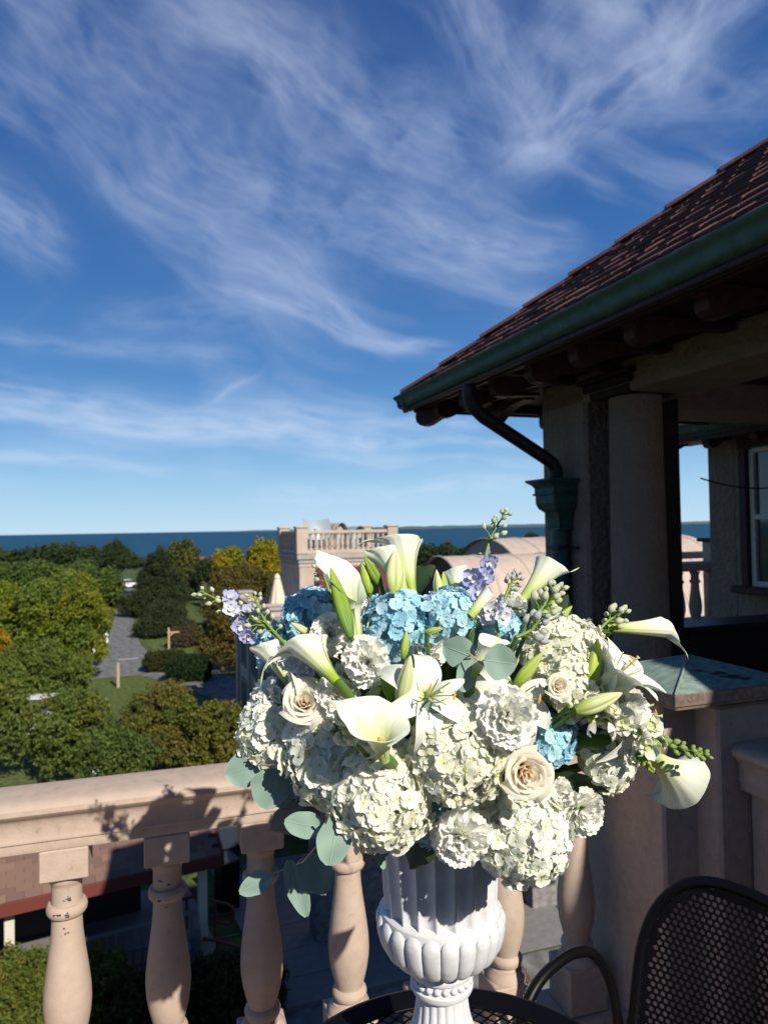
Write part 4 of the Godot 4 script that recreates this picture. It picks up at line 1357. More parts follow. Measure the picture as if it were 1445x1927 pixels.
func car(label: String, at: Vector3, turn: float, paint: Color) -> void:
	var o := thing("parked_car", label, "car", at, "", Basis(Vector3.UP, turn))
	var b := Builder.new()
	var side := [Vector2(-2.1, 0.3), Vector2(-2.15, 0.62), Vector2(-1.95, 0.82), Vector2(-1.0, 0.92), Vector2(1.5, 0.95), Vector2(2.05, 0.85), Vector2(2.15, 0.6), Vector2(2.1, 0.3)]
	b.sweep(side, Vector3(0, 0, -0.85), Vector3(0, 0, 0.85), Vector3.RIGHT, Vector3.UP)
	part("body", b.done(), mat(paint, 0.25, {"spec": 0.6}), o)
	var c := Builder.new()
	var top := [Vector2(-1.0, 0.91), Vector2(-0.35, 1.40), Vector2(0.9, 1.43), Vector2(1.65, 0.93)]
	c.sweep(top, Vector3(0, 0, -0.74), Vector3(0, 0, 0.74), Vector3.RIGHT, Vector3.UP)
	part("windows", c.done(), mats.glass, o)
	part("roof_panel", box_mesh(Vector3(0.3, 1.435, 0), Vector3(1.25, 0.04, 1.42), 0.015), mat(paint, 0.25, {"spec": 0.6}), o)
	for x in [-1.3, 1.3]:
		for z in [-0.8, 0.8]:
			var wl := Builder.new()
			wl.lathe([Vector2(0.0, -0.11), Vector2(0.30, -0.10), Vector2(0.32, 0.0), Vector2(0.30, 0.10), Vector2(0.0, 0.11)], 16, Vector3(x, 0.32, z), null, Basis(Vector3.RIGHT, PI / 2))
			part("wheel", wl.done(), mats.black_metal, o)


# ---------------------------------------------------------------- porch below the terrace
func make_porch() -> void:
	var a := Vector3(-2.30, -4.95, -14.49)
	var b := Vector3(1.66, -4.95, -15.03)
	var along := (b - a).normalized()
	var inwards := Vector3(along.z, 0, -along.x)
	if inwards.z > 0:
		inwards = -inwards
	var turn := Basis(along, Vector3.UP, -inwards)
	var o := thing("porch", "low porch with brown shingle roof, red fascia and cream posts below the terrace", "porch", Vector3(b.x, GROUND, b.z), "", turn)
	# local: x along the eave (0 at the right end, negative to the left), y up from the ground, -z inwards
	var ey := -4.95 - GROUND
	var pitch := deg_to_rad(24.0)
	var L := 9.0
	var run := 1.5
	var shingle := []
	var cols := [Color(0.19, 0.115, 0.085), Color(0.215, 0.13, 0.095), Color(0.155, 0.095, 0.075), Color(0.18, 0.11, 0.085)]
	for k in 4:
		shingle.append(mat(cols[k], 0.95, {"map": "fine", "scale": 6.0}))
	var red := mat(Color(0.145, 0.034, 0.027), 0.6, {"map": "fine", "scale": 2.0})
	var cream := mat(Color(0.62, 0.57, 0.46), 0.7, {"map": "fine", "scale": 2.0})
	var grey := mat(Color(0.17, 0.165, 0.165), 0.7)
	var dark := mat(Color(0.03, 0.028, 0.03), 0.9)
	var rf := Builder.new()
	var sl := Vector3(0, sin(pitch), -cos(pitch))
	var nn := Vector3(0, cos(pitch), sin(pitch))
	rf.box(Vector3(-L / 2, ey, 0) + sl * (run / 2) - nn * 0.05, Vector3(L, 0.08, run), 0.0, Basis(Vector3.RIGHT, nn, -sl))
	var roof := part("roof", rf.done(), dark, o)
	var sm := box_mesh(Vector3.ZERO, Vector3(0.296, 0.012, 0.17), 0.002)
	var rot := Basis(Vector3.RIGHT, nn, -sl)
	var made := 0
	for r in 11:
		for k in 20:
			if made >= 290:
				break
			var x := -0.15 - k * 0.3 - (0.15 if r % 2 else 0.0)
			made += 1
			part("shingle", sm, shingle[rng.randi() % 4], roof, Transform3D(rot * Basis(Vector3.RIGHT, 0.06), Vector3(x, ey, 0) + sl * (0.06 + r * 0.14) + nn * 0.012))
	var rest := Builder.new()
	rest.box(Vector3(-L / 2, ey, 0) + sl * (run + 0.02) - nn * 0.002, Vector3(L, 0.02, 0.1), 0.0, rot)
	rest.box(Vector3(-6.2 - (L - 6.2) / 2, ey, 0) + sl * (run / 2) - nn * 0.002, Vector3(L - 6.2, 0.02, run), 0.0, rot)
	part("shingle_field", rest.done(), shingle[0], roof)
	var fs := Builder.new()
	fs.box(Vector3(-L / 2, ey - 0.13, 0.03), Vector3(L + 0.1, 0.24, 0.05), 0.008)
	fs.box(Vector3(0.03, ey - 0.06, 0) + sl * (run / 2), Vector3(0.05, 0.20, run), 0.008, rot)
	part("fascia", fs.done(), red, o)
	for x in [-0.32, -3.85, -7.2]:
		part("post", box_mesh(Vector3(x, (ey - 0.2) / 2, -0.35), Vector3(0.17, ey - 0.2, 0.17), 0.01), cream, o)
	part("post", box_mesh(Vector3(-0.55, (ey - 0.2) / 2, -2.5), Vector3(0.17, ey - 0.2, 0.17), 0.01), cream, o)
	var back := Builder.new()
	var far_side := Vector3(0, -sin(pitch), -cos(pitch))
	back.box(Vector3(-L / 2, ey, 0) + sl * run + far_side * 0.9, Vector3(L, 0.06, 1.9), 0.0, Basis(Vector3.RIGHT, Vector3(0, cos(pitch), -sin(pitch)), -far_side))
	part("back_slope", back.done(), shingle[1], roof)
	part("back_wall", box_mesh(Vector3(-L / 2 - 0.6, ey / 2, -2.8), Vector3(L - 1.2, ey, 0.2), 0.0), dark, o)  # shade under the porch roof put into the wall's dark colour
	part("floor", box_mesh(Vector3(-L / 2, 0.25, -1.9), Vector3(L, 0.5, 3.4), 0.01), grey, o)
	for e in [[-3.74, -0.45], [-7.1, -3.95]]:
		var mid: float = (e[0] + e[1]) / 2
		var len: float = e[1] - e[0]
		var rl := part("railing", box_mesh(Vector3(mid, 1.38, -0.35), Vector3(len, 0.07, 0.09), 0.01), grey, o)
		part("lower_rail", box_mesh(Vector3(mid, 0.62, -0.35), Vector3(len, 0.05, 0.06), 0.008), grey, rl)
		for k in 20:
			part("baluster", box_mesh(Vector3(e[0] + 0.12 + k * len / 20.3, 1.0, -0.35), Vector3(0.035, 0.72, 0.035), 0.004), grey, rl)
	# ramp railing in front
	var r0 := on_level(205, 1795, GROUND + 1.0)
	var r1 := on_level(372, 1762, GROUND + 1.0)
	var rr := thing("ramp_railing", "grey ramp railing in the shade in front of the porch", "railing", Vector3(r0.x, GROUND, r0.z), "", facing(Vector3.UP, Vector3(r1.z - r0.z, 0, -(r1.x - r0.x)) * -1.0))
	var dist := Vector2(r1.x - r0.x, r1.z - r0.z).length()
	var sgn := signf((rr.transform.basis.x).dot(r1 - r0))
	part("hand_rail", box_mesh(Vector3(sgn * dist / 2, 1.0, 0), Vector3(dist, 0.07, 0.10), 0.01), grey, rr)
	part("bottom_rail", box_mesh(Vector3(sgn * dist / 2, 0.2, 0), Vector3(dist, 0.06, 0.07), 0.008), grey, rr)
	for k in 9:
		part("baluster", box_mesh(Vector3(sgn * dist * (k + 0.4) / 9.0, 0.6, 0), Vector3(0.05, 0.76, 0.05), 0.005), grey, rr)
	part("end_post", box_mesh(Vector3(sgn * dist, 0.6, 0), Vector3(0.13, 1.2, 0.13), 0.01), grey, rr)
	# red pipe handrails
	var redp := mat(Color(0.16, 0.045, 0.04), 0.5)
	for e in [["red pipe handrail with a looped end right of the porch post", [[338, 1694], [366, 1687], [430, 1702], [438, 1708], [440, 1716], [439, 1731], [433, 1739], [408, 1735]], 15.6, [[405, 1697, 1770], [352, 1690, 1760]]], ["lower dark red handrail on the paved yard", [[384, 1766], [410, 1770], [455, 1784]], 14.6, [[409, 1770, 1800]]]]:
		var hr := thing("handrail", e[0], "handrail", ground_under(405, e[2]))
		var base: Vector3 = hr.position
		var ps := []
		for q in e[1]:
			ps.append(pt(q[0], q[1], e[2]) - base)
		var tb := Builder.new()
		tb.tube(ps, [0.035], 8)
		part("rail", tb.done(), redp, hr)
		for q in e[3]:
			var pb := Builder.new()
			var top := pt(q[0], q[1], e[2]) - base
			pb.tube([top, Vector3(top.x, 0.0, top.z)], [0.03], 8)
			part("upright", pb.done(), redp, hr)
	var bn := thing("waste_bin", "black wheeled waste bin beside the porch roof corner", "bin", ground_under(419, 17.6), "", Basis(Vector3.UP, 0.3))
	var bb := Builder.new()
	var hgt := pt(419, 1612, 17.6).y - GROUND
	bb.box(Vector3(0, hgt / 2, 0), Vector3(0.46, hgt, 0.5), 0.02)
	part("body", bb.done(), mats.black_metal, bn)
	part("lid", box_mesh(Vector3(0, hgt + 0.03, 0), Vector3(0.5, 0.07, 0.55), 0.02), mat(Color(0.05, 0.055, 0.06), 0.5), bn)
	var bn2 := thing("crate_stack", "dark blue crates behind the black waste bin", "crate", ground_under(421, 19.5))
	for k in 3:
		part("crate", box_mesh(Vector3(0.02 * k, 0.32 + 0.66 * k, 0), Vector3(0.6, 0.6, 0.6), 0.03), mat(Color(0.02, 0.025, 0.045), 0.6), bn2)
	# paved yard and the wing wall in the shade
	sheet("yard", [Vector2(1.9, -20), Vector2(9.5, -20), Vector2(9.5, -13.6), Vector2(2.6, -13.75)], GROUND + 0.03, mats.concrete)
	sheet("service_road", [Vector2(2.6, -13.7), Vector2(9.5, -13.55), Vector2(9.5, -8), Vector2(2.0, -8)], GROUND + 0.024, mats.asphalt)
	part("kerb", box_mesh(Vector3(4.6, GROUND + 0.07, -13.68), Vector3(4.4, 0.14, 0.16), 0.02), mats.concrete).set_meta("kind", "structure")
	for k in 5:
		part("joint", box_mesh(Vector3(2.9 + 0.02 * k, GROUND + 0.032, -14.6 - k * 1.0), Vector3(2.6, 0.006, 0.03), 0.0), mats.asphalt).set_meta("kind", "structure")
	var wl := thing("wing_wall", "shaded grey wall of the lower wing with a dark red door behind the urn", "wall", Vector3(3.75, GROUND, -15.6))
	var wm := mat(Color(0.27, 0.25, 0.25), 0.95, {"map": "patina", "scale": 0.4})
	part("wall", box_mesh(Vector3(4.0, 1.85, -0.3), Vector3(8.0, 3.7, 0.6), 0.02), wm, wl)
	part("coping", box_mesh(Vector3(4.0, 3.74, -0.3), Vector3(8.1, 0.08, 0.7), 0.02), wm, wl)
	var dr := part("door", box_mesh(Vector3(4.55, 1.1, 0.03), Vector3(0.95, 2.2, 0.06), 0.01), mats.maroon, wl)
	for y in [0.5, 1.7]:
		part("hinge", box_mesh(Vector3(4.35, y, 0.065), Vector3(0.5, 0.06, 0.01), 0.002), mats.black_metal, dr)
	var bt := Builder.new()
	bt.sweep([Vector2(0, 0), Vector2(0.75, 0), Vector2(0.25, 2.6), Vector2(0.0, 2.6)], Vector3(5.2, 0, 0.002), Vector3(5.2, 0, 0.5), Vector3.RIGHT, Vector3.UP)
	part("buttress", bt.done(), wm, wl)


# ---------------------------------------------------------------- tower, facade, vaults
func make_far_buildings() -> void:
	var st: Material = mats.stucco_far
	var trim := mat(Color(0.34, 0.31, 0.28), 0.9, {"map": "blotch", "scale": 0.3})
	var dark := mat(Color(0.035, 0.03, 0.035), 0.6)
	var o := thing("tower", "square pink tan tower with roof balustrade and maroon awning behind the flowers", "building", Vector3(7.0, GROUND, -31.2))
	var W := 4.55
	var D := 4.1
	var top := 0.55 - GROUND
	part("wall", box_mesh(Vector3(W / 2, (top - 0.24) / 2, -D / 2), Vector3(W, top - 0.24, D), 0.03), st, o)
	var cn := Builder.new()
	cn.box(Vector3(W / 2, top - 0.12, -D / 2), Vector3(W + 0.24, 0.24, D + 0.24), 0.03)
	cn.box(Vector3(W / 2, top - 0.33, -D / 2), Vector3(W + 0.10, 0.18, D + 0.10), 0.03)
	part("cornice", cn.done(), trim, o)
	var band := Builder.new()
	band.box(Vector3(W / 2, top - 0.52, -D / 2), Vector3(W + 0.06, 0.1, D + 0.06), 0.02)
	part("string_course", band.done(), st, o)
	part("base_rail", box_mesh(Vector3(W / 2, top + 0.09, -D / 2), Vector3(W + 0.12, 0.18, D + 0.12), 0.02), st, o)
	var rl := Builder.new()
	rl.box(Vector3(W / 2, top + 0.98, -0.06), Vector3(W, 0.16, 0.24), 0.03)
	rl.box(Vector3(W / 2, top + 0.98, -D + 0.06), Vector3(W, 0.16, 0.24), 0.03)
	rl.box(Vector3(0.06, top + 0.98, -D / 2), Vector3(0.24, 0.16, D), 0.03)
	rl.box(Vector3(W - 0.06, top + 0.98, -D / 2), Vector3(0.24, 0.16, D), 0.03)
	part("top_rail", rl.done(), st, o)
	for e in [[0.12, -0.12], [0.12, -D + 0.12], [W - 0.12, -0.12], [W - 0.12, -D + 0.12]]:
		var pb := Builder.new()
		pb.box(Vector3(e[0], top + 0.62, e[1]), Vector3(0.50, 1.2, 0.50), 0.02)
		pb.box(Vector3(e[0], top + 1.22, e[1]), Vector3(0.60, 0.09, 0.60), 0.03)
		part("corner_pier", pb.done(), st, o)
	var bal := Builder.new()
	bal.lathe([Vector2(0.08, 0.0), Vector2(0.08, 0.08), Vector2(0.05, 0.10), Vector2(0.085, 0.24), Vector2(0.075, 0.34), Vector2(0.045, 0.52), Vector2(0.07, 0.58), Vector2(0.05, 0.62), Vector2(0.07, 0.66), Vector2(0.07, 0.72)], 10)
	var bm := bal.done()
	for k in 15:
		part("baluster", bm, st, o, Transform3D(Basis.IDENTITY, Vector3(0.55 + k * 0.246, top + 0.18, -0.07)))
		part("baluster", bm, st, o, Transform3D(Basis.IDENTITY, Vector3(0.55 + k * 0.246, top + 0.18, -D + 0.07)))
	for k in 12:
		part("baluster", bm, st, o, Transform3D(Basis.IDENTITY, Vector3(0.07, top + 0.18, -0.55 - k * 0.27)))
	var aw := Builder.new()
	var ap := [Vector2(0.0, 0.0), Vector2(0.05, 0.0), Vector2(1.05, -1.25), Vector2(1.05, -1.5), Vector2(1.0, -1.5), Vector2(1.0, -1.27), Vector2(0.0, -0.06)]
	aw.sweep(ap, Vector3(0.75, top - 0.60, 0.002), Vector3(W - 0.5, top - 0.60, 0.002), Vector3.BACK, Vector3.UP)
	part("awning", aw.done(), mats.maroon_awning, o)
	for k in 2:
		var wn := part("window", box_mesh(Vector3(-0.01, top - 2.15 - k * 0.28, -1.75), Vector3(0.05, 0.2, 0.34), 0.0), dark, o)
		part("sill", box_mesh(Vector3(-0.03, top - 2.27 - k * 0.28, -1.75), Vector3(0.07, 0.03, 0.4), 0.0), st, wn)
	var dw := part("window", box_mesh(Vector3(W / 2, top - 2.9, 0.0), Vector3(2.9, 1.9, 0.06), 0.0), dark, o)
	part("frame", box_mesh(Vector3(W / 2, top - 2.9, 0.02), Vector3(0.12, 1.9, 0.06), 0.0), st, dw)
	# roof vents on the tower
	var metal := mat(Color(0.42, 0.47, 0.50), 0.5, {"metal": 0.3, "map": "fine", "scale": 0.6})
	for e in [["broad grey curved sheet cowl on the tower roof", 594.0, 52.0, 975.0, 0, metal], ["small tan half round cowl on the tower roof", 634.0, 26.0, 984.0, 1, st], ["dark grey tilted round cowl on the tower roof", 664.0, 30.0, 983.0, 2, metal]]:
		var z := 34.6
		var at := pt(e[1], 998, z)
		at.y = 0.55
		var hgt := pt(e[1], e[3], z).y - 0.55
		var v := thing("roof_cowl", e[0], "vent", at)
		var cb := Builder.new()
		var rad: float = e[2] * z / FOCAL / 2.0
		if e[4] == 0:
			cb.grid(16, 6, func(s, t):
				var x: float = (s - 0.5) * 2.0 * rad
				return Vector3(x, hgt * (1.0 - 0.07 * sin(s * PI)) - 0.95 * t, 0.5 * (1.0 - pow(1.0 - t, 2.0)) - 0.25 * cos((s - 0.5) * PI)))
			part("sheet", cb.done(), e[5], v)
		else:
			var slant: float = 0.5 if e[4] == 2 else 0.0
			cb.grid(20, 1, func(s, t):
				var a: float = PI * s
				return Vector3(cos(a) * rad * (1.0 if e[4] == 2 else 0.95) + (t - 0.5) * 0.3, hgt - 0.75 + sin(a) * 0.75 - slant * (cos(a) * -0.45 + 0.45), (t - 0.5) * 0.9))
			part("sheet", cb.done(), e[5], v)
			var eb := Builder.new()
			for k in 16:
				var a0 := PI * k / 16
				var a1 := PI * (k + 1) / 16
				eb.face([Vector3(0.12, hgt - 0.75, 0.2), Vector3(cos(a0) * rad * 0.93, hgt - 0.77 + sin(a0) * 0.73 - slant * (cos(a0) * -0.45 + 0.45), 0.2), Vector3(cos(a1) * rad * 0.93, hgt - 0.77 + sin(a1) * 0.73 - slant * (cos(a1) * -0.45 + 0.45), 0.2)], Vector3.BACK)
			part("end_plate", eb.done(), e[5], v)
		var lg := Builder.new()
		lg.tube([Vector3(0, 0, 0.1), Vector3(0, hgt - 0.5, 0.1)], [0.12], 8)
		part("stack", lg.done(), metal, v)

	# long shaded facade that runs forward from the tower, with its roof terrace
	var f := thing("terrace_facade", "long shaded facade with tall windows and roof terrace left of the tower", "building", Vector3(4.85, GROUND, -35.6))
	var fh := -2.1 - GROUND
	part("wall", box_mesh(Vector3(2.6, fh / 2, 8.4), Vector3(5.2, fh, 16.8), 0.03), st, f)
	var par := Builder.new()
	par.box(Vector3(0.2, fh + 0.22, 8.4), Vector3(0.3, 0.45, 16.8), 0.03)
	par.box(Vector3(1.2, fh + 0.22, 0.2), Vector3(2.0, 0.45, 0.3), 0.03)
	part("parapet", par.done(), st, f)
	part("coping", box_mesh(Vector3(0.2, fh + 0.48, 8.4), Vector3(0.42, 0.07, 16.9), 0.02), trim, f)
	for z in [0.35, 8.6, 16.2]:
		var pb := Builder.new()
		pb.box(Vector3(0.33, fh + 0.36, z), Vector3(0.62, 0.72, 0.62), 0.02)
		var pr := part("terrace_pier", pb.done(), st, f)
		part("cap", box_mesh(Vector3(0.33, fh + 0.77, z), Vector3(0.78, 0.12, 0.78), 0.03), trim, pr)
	part("pilaster", box_mesh(Vector3(-0.06, fh / 2, 0.35), Vector3(0.14, fh, 0.6), 0.02), st, f)
	for k in 5:
		for lev in 2:
			var z := 2.3 + k * 3.0
			var wn := part("window", box_mesh(Vector3(-0.012, 1.4 + lev * 2.55, z), Vector3(0.05, 1.75, 1.3), 0.0), dark, f)
			var fb := Builder.new()
			for s in [-0.68, 0.0, 0.68]:
				fb.box(Vector3(-0.04, 1.4 + lev * 2.55, z + s), Vector3(0.08, 1.8, 0.09), 0.0)
			fb.box(Vector3(-0.05, 0.48 + lev * 2.55, z), Vector3(0.12, 0.08, 1.5), 0.0)
			fb.box(Vector3(-0.045, 2.31 + lev * 2.55, z), Vector3(0.09, 0.09, 1.5), 0.0)
			part("frame", fb.done(), trim, wn)
		part("pilaster", box_mesh(Vector3(-0.05, fh / 2, 3.8 + k * 3.0), Vector3(0.12, fh, 0.4), 0.02), st, f)
	var ps := thing("parasol", "closed cream parasol on the roof terrace beside the tower", "parasol", Vector3(5.75, -2.1, -29.9))
	var pc := Builder.new()
	pc.lathe([Vector2(0.10, 0.55), Vector2(0.34, 0.58), Vector2(0.33, 0.7), Vector2(0.22, 1.3), Vector2(0.14, 1.66), Vector2(0.10, 1.70), Vector2(0.14, 1.74), Vector2(0.10, 1.84), Vector2(0.03, 1.92), Vector2(0.0, 1.93)], 40, Vector3.ZERO, func(r, y, a): return r * (1.0 + 0.13 * sin(a * 8.0) * clampf((1.6 - y), 0.0, 1.0)))
	part("canopy", pc.done(), mat(Color(0.62, 0.52, 0.40), 0.9), ps)
	var pp := Builder.new()
	pp.tube([Vector3(0, 0, 0), Vector3(0, 1.95, 0)], [0.035], 8)
	part("pole", pp.done(), trim, ps)
	var tb := thing("terrace_table", "pale round table on the roof terrace before the parasol", "table", Vector3(5.35, -2.1, -28.6))
	var tt := Builder.new()
	tt.lathe([Vector2(0.05, 0.0), Vector2(0.05, 0.70), Vector2(0.5, 0.71), Vector2(0.5, 0.75), Vector2(0.0, 0.76)], 20)
	part("top_and_foot", tt.done(), mat(Color(0.5, 0.42, 0.34), 0.8), tb)

	# barrel vaulted roofs to the right of the tower
	var tanroof := mat(Color(0.48, 0.385, 0.32), 0.8, {"map": "blotch", "scale": 0.2})
	for e in [["low tan barrel vaulted roof with ribs right of the tower, nearer one", Vector3(13.9, -2.75, -31.6), 3.0, 9.5], ["wide tan barrel vaulted roof behind the nearer one", Vector3(19.5, -5.4, -37.5), 6.35, 14.0]]:
		var v := thing("vaulted_roof", e[0], "building", Vector3(e[1].x, GROUND, e[1].z))
		var R: float = e[2]
		var cy: float = e[1].y - GROUND
		var Ln: float = e[3]
		var vb := Builder.new()
		vb.grid(28, 1, func(s, t):
			var a: float = PI * s
			return Vector3(Ln * t, cy + sin(a) * R, cos(a) * R))
		part("vault", vb.done(), tanroof, v)
		for k in int(Ln / 1.9) + 1:
			var rb := Builder.new()
			rb.grid(28, 3, func(s, t):
				var a: float = PI * s
				var q: float = R + (0.05 if t > 0.2 and t < 0.8 else 0.0)
				return Vector3(minf(k * 1.9 + 0.12 * t, Ln), cy + sin(a) * q, cos(a) * q))
			part("rib", rb.done(), trim if k == 0 else tanroof, v)
		var eb := Builder.new()
		for k in 24:
			var a0 := PI * k / 24
			var a1 := PI * (k + 1) / 24
			eb.face([Vector3(0.25, cy, 0), Vector3(0.25, cy + sin(a0) * R * 0.99, cos(a0) * R * 0.99), Vector3(0.25, cy + sin(a1) * R * 0.99, cos(a1) * R * 0.99)], Vector3.LEFT)
		part("end_glazing", eb.done(), dark if R < 4.0 else tanroof, v)
		part("wall", box_mesh(Vector3(Ln / 2, cy / 2, 0), Vector3(Ln, cy, R * 2.0), 0.02), st, v)
	for e in [["small red roofed house among the far trees beside the golden tree", 378.0, 140.0, Color(0.25, 0.07, 0.05), 5.2], ["long pale roofed house before the sea right of the tower", 925.0, 190.0, Color(0.5, 0.45, 0.38), 11.0], ["pale far house before the sea near the lone tree", 965.0, 200.0, Color(0.45, 0.42, 0.37), 8.0]]:
		var at := ground_under(e[1], e[2])
		var hs := thing("far_house", e[0], "house", at)
		var wdt: float = e[4]
		part("wall", box_mesh(Vector3(0, 1.4, 0), Vector3(wdt, 2.8, 6.0), 0.0), mats.white_paint, hs)
		var rb := Builder.new()
		rb.sweep([Vector2(-3.4, 2.75), Vector2(3.4, 2.75), Vector2(0, 4.2)], Vector3(-wdt / 2 - 0.3, 0, 0), Vector3(wdt / 2 + 0.3, 0, 0), Vector3.BACK, Vector3.UP)
		part("roof", rb.done(), mat(e[3], 0.9), hs)
		for k in 3:
			part("window", box_mesh(Vector3((k - 1) * wdt * 0.28, 1.5, 3.0), Vector3(0.9, 1.1, 0.06), 0.0), dark, hs)


# ---------------------------------------------------------------- flowers
# The bouquet is a dome of blooms round a foam heart in the urn's mouth; blooms sit on its skin and look outwards.
const HEART_PX := Vector2(850, 1380)
const HEART_Z := 1.17
const DOME := Vector2(430, 330)
var florets := {}


func on_dome(px: float, py: float, push := 0.0) -> Vector3:
	var q := Vector2((px - HEART_PX.x) / DOME.x, (py - HEART_PX.y) / DOME.y)
	var z := HEART_Z - 0.235 * sqrt(maxf(0.0, 1.0 - q.length_squared())) - push
	return pt(px, py, z)


# a point of a stem, tip or side bloom: near the depth of the piece it grows from, following the dome only a little
func beside(px: float, py: float, root: Vector2, root_push: float, push: float) -> Vector3:
	var z0 := -(cam_basis.inverse() * (on_dome(root.x, root.y) - cam_at)).z
	var z1 := -(cam_basis.inverse() * (on_dome(px, py) - cam_at)).z
	return pt(px, py, lerpf(z0, z1, 0.3) - push)


func outwards(px: float, py: float) -> Vector3:
	var q := Vector2((px - HEART_PX.x) / DOME.x, (py - HEART_PX.y) / DOME.y)
	var l := minf(q.length(), 1.25)
	return (cam_basis * Vector3(q.x, -q.y, sqrt(maxf(0.0, 1.0 - l * l)) + 0.12)).normalized()


func heart() -> Vector3:
	return pt(845, 1520, HEART_Z)


func in_view(x: float, y: float, z: float) -> Vector3:
	return (cam_basis * Vector3(x, y, z)).normalized()


# one broad petal from the origin along +x: curve lifts the tip along +y, cup lifts the sides
func petal(b: Builder, l: float, w: float, curve: float, cup: float, base: Color, tip: Color, yaw := 0.0, wave := 0.0, nu := 5, nv := 4, narrow := 0.16) -> void:
	var r := Basis(Vector3.UP, yaw)
	var ph := rng.randf() * TAU
	b.grid(nu, nv, func(q, t):
		var side: float = t * 2.0 - 1.0
		var s: float = 1.0 - pow(1.0 - q, 1.4)
		var wid: float = w * (0.14 + 0.86 * sqrt(maxf(0.0, 1.0 - pow((s - 0.58) / 0.585, 2.0)))) * (1.0 - 0.45 * smoothstep(0.9, 1.0, s))
		var y: float = curve * s * s + cup * side * side * (0.25 + s) + wave * sin(side * 3.3 + ph) * s
		return r * Vector3(l * s * (1.0 - 0.16 * side * side * s * s), y, side * wid), func(s, _t): return base.lerp(tip, smoothstep(0.05, 0.6, s)))


func make_floret_kinds() -> void:
	# hydrangea florets: four rounded petals round a small eye
	for kind in [["white", Color(0.78, 0.80, 0.60), Color(0.87, 0.875, 0.77), Color(0.60, 0.62, 0.30)], ["shade_white", Color(0.72, 0.76, 0.58), Color(0.86, 0.88, 0.81), Color(0.55, 0.62, 0.40)], ["cream", Color(0.76, 0.77, 0.50), Color(0.88, 0.88, 0.76), Color(0.64, 0.64, 0.32)], ["blue", Color(0.30, 0.58, 0.68), Color(0.36, 0.65, 0.78), Color(0.40, 0.62, 0.66)], ["pale_blue", Color(0.46, 0.70, 0.76), Color(0.53, 0.78, 0.86), Color(0.5, 0.66, 0.66)]]:  # second kind: white petals with bluish shade put into their colour
		var list := []
		for k in 5:
			var b := Builder.new()
			for m in 4:
				var tone := rng.randf_range(0.94, 1.05)
				petal(b, rng.randf_range(0.0130, 0.0160), rng.randf_range(0.0080, 0.0098), rng.randf_range(-0.0035, 0.004), rng.randf_range(-0.002, 0.0035), kind[1], kind[2] * tone, TAU * m / 4.0 + rng.randf_range(-0.12, 0.12), rng.randf_range(0.0, 0.0012), 4, 4)
			b.col = kind[3]
			b.lathe([Vector2(0.0019, -0.0005), Vector2(0.0017, 0.001), Vector2(0.0, 0.0018)], 6)
			list.append(b.done())
		florets[kind[0]] = list


func stem_to_heart(o: Node3D, from := Vector3.ZERO, r := 0.004, m: Material = null) -> void:
	var to := o.transform.affine_inverse() * heart()
	var b := Builder.new()
	var bend := (from + to) / 2.0 + Vector3(0.0, -0.006, 0.0)
	b.tube([from, bend, from.lerp(to, 0.93)], [r, r * 1.05, r], 7)
	part("stem", b.done(), m if m else mats.stem, o)


func hydrangea(label: String, px: float, py: float, r_px: float, kinds: Array, push := 0.0, squash := Vector3.ONE, density := 1.0) -> void:
	var at := on_dome(px, py, push)
	var z := -(cam_basis.inverse() * (at - cam_at)).z
	var r := r_px * 1.07 * z / FOCAL
	var out := outwards(px, py)
	at -= out * r * 0.30
	var o := thing("hydrangea", label, "hydrangea", at, "hydrangea heads in the urn", facing((out + Vector3.UP * 0.15).normalized(), in_view(0, 0, 1)))
	var inv := o.transform.basis.inverse()
	var hd := inv * (heart() - at).normalized()
	var core := Builder.new()
	core.lathe([Vector2(0.0, -r * 0.78), Vector2(r * 0.55, -r * 0.55), Vector2(r * 0.76, 0.0), Vector2(r * 0.55, r * 0.55), Vector2(0.0, r * 0.76)], 12)
	part("head_core", core.done(), mats.calyx_blue if "blue" in kinds else mats.calyx, o)
	var n := int(4.0 * PI * r * r / (0.0165 * 0.0165) * 1.55 * density)
	for k in n:
		var y := 1.0 - 2.0 * (k + 0.5) / n
		var a := k * 2.39996 + rng.randf_range(-0.25, 0.25)
		var d := Vector3(cos(a) * sqrt(1.0 - y * y), y, sin(a) * sqrt(1.0 - y * y))
		if d.dot(hd) > 0.35:
			continue
		var lift := 1.0 + 0.07 * sin(d.x * 7.0 + px) * sin(d.z * 6.0 + py) + rng.randf_range(-0.09, 0.06)
		var nrm := (d + Vector3(rng.randfn(), rng.randfn(), rng.randfn()) * 0.26).normalized()
		var f: Array = florets[kinds[rng.randi() % kinds.size()]]
		var bs := facing(nrm, Vector3(rng.randfn(), rng.randfn(), rng.randfn())).scaled_local(Vector3.ONE * rng.randf_range(0.68, 1.0) * clampf(r / 0.062, 0.8, 1.08))
		part("floret", f[rng.randi() % f.size()], mats.petal, o, Transform3D(bs, d * squash * r * 0.94 * lift))
	stem_to_heart(o, Vector3.ZERO, 0.005)


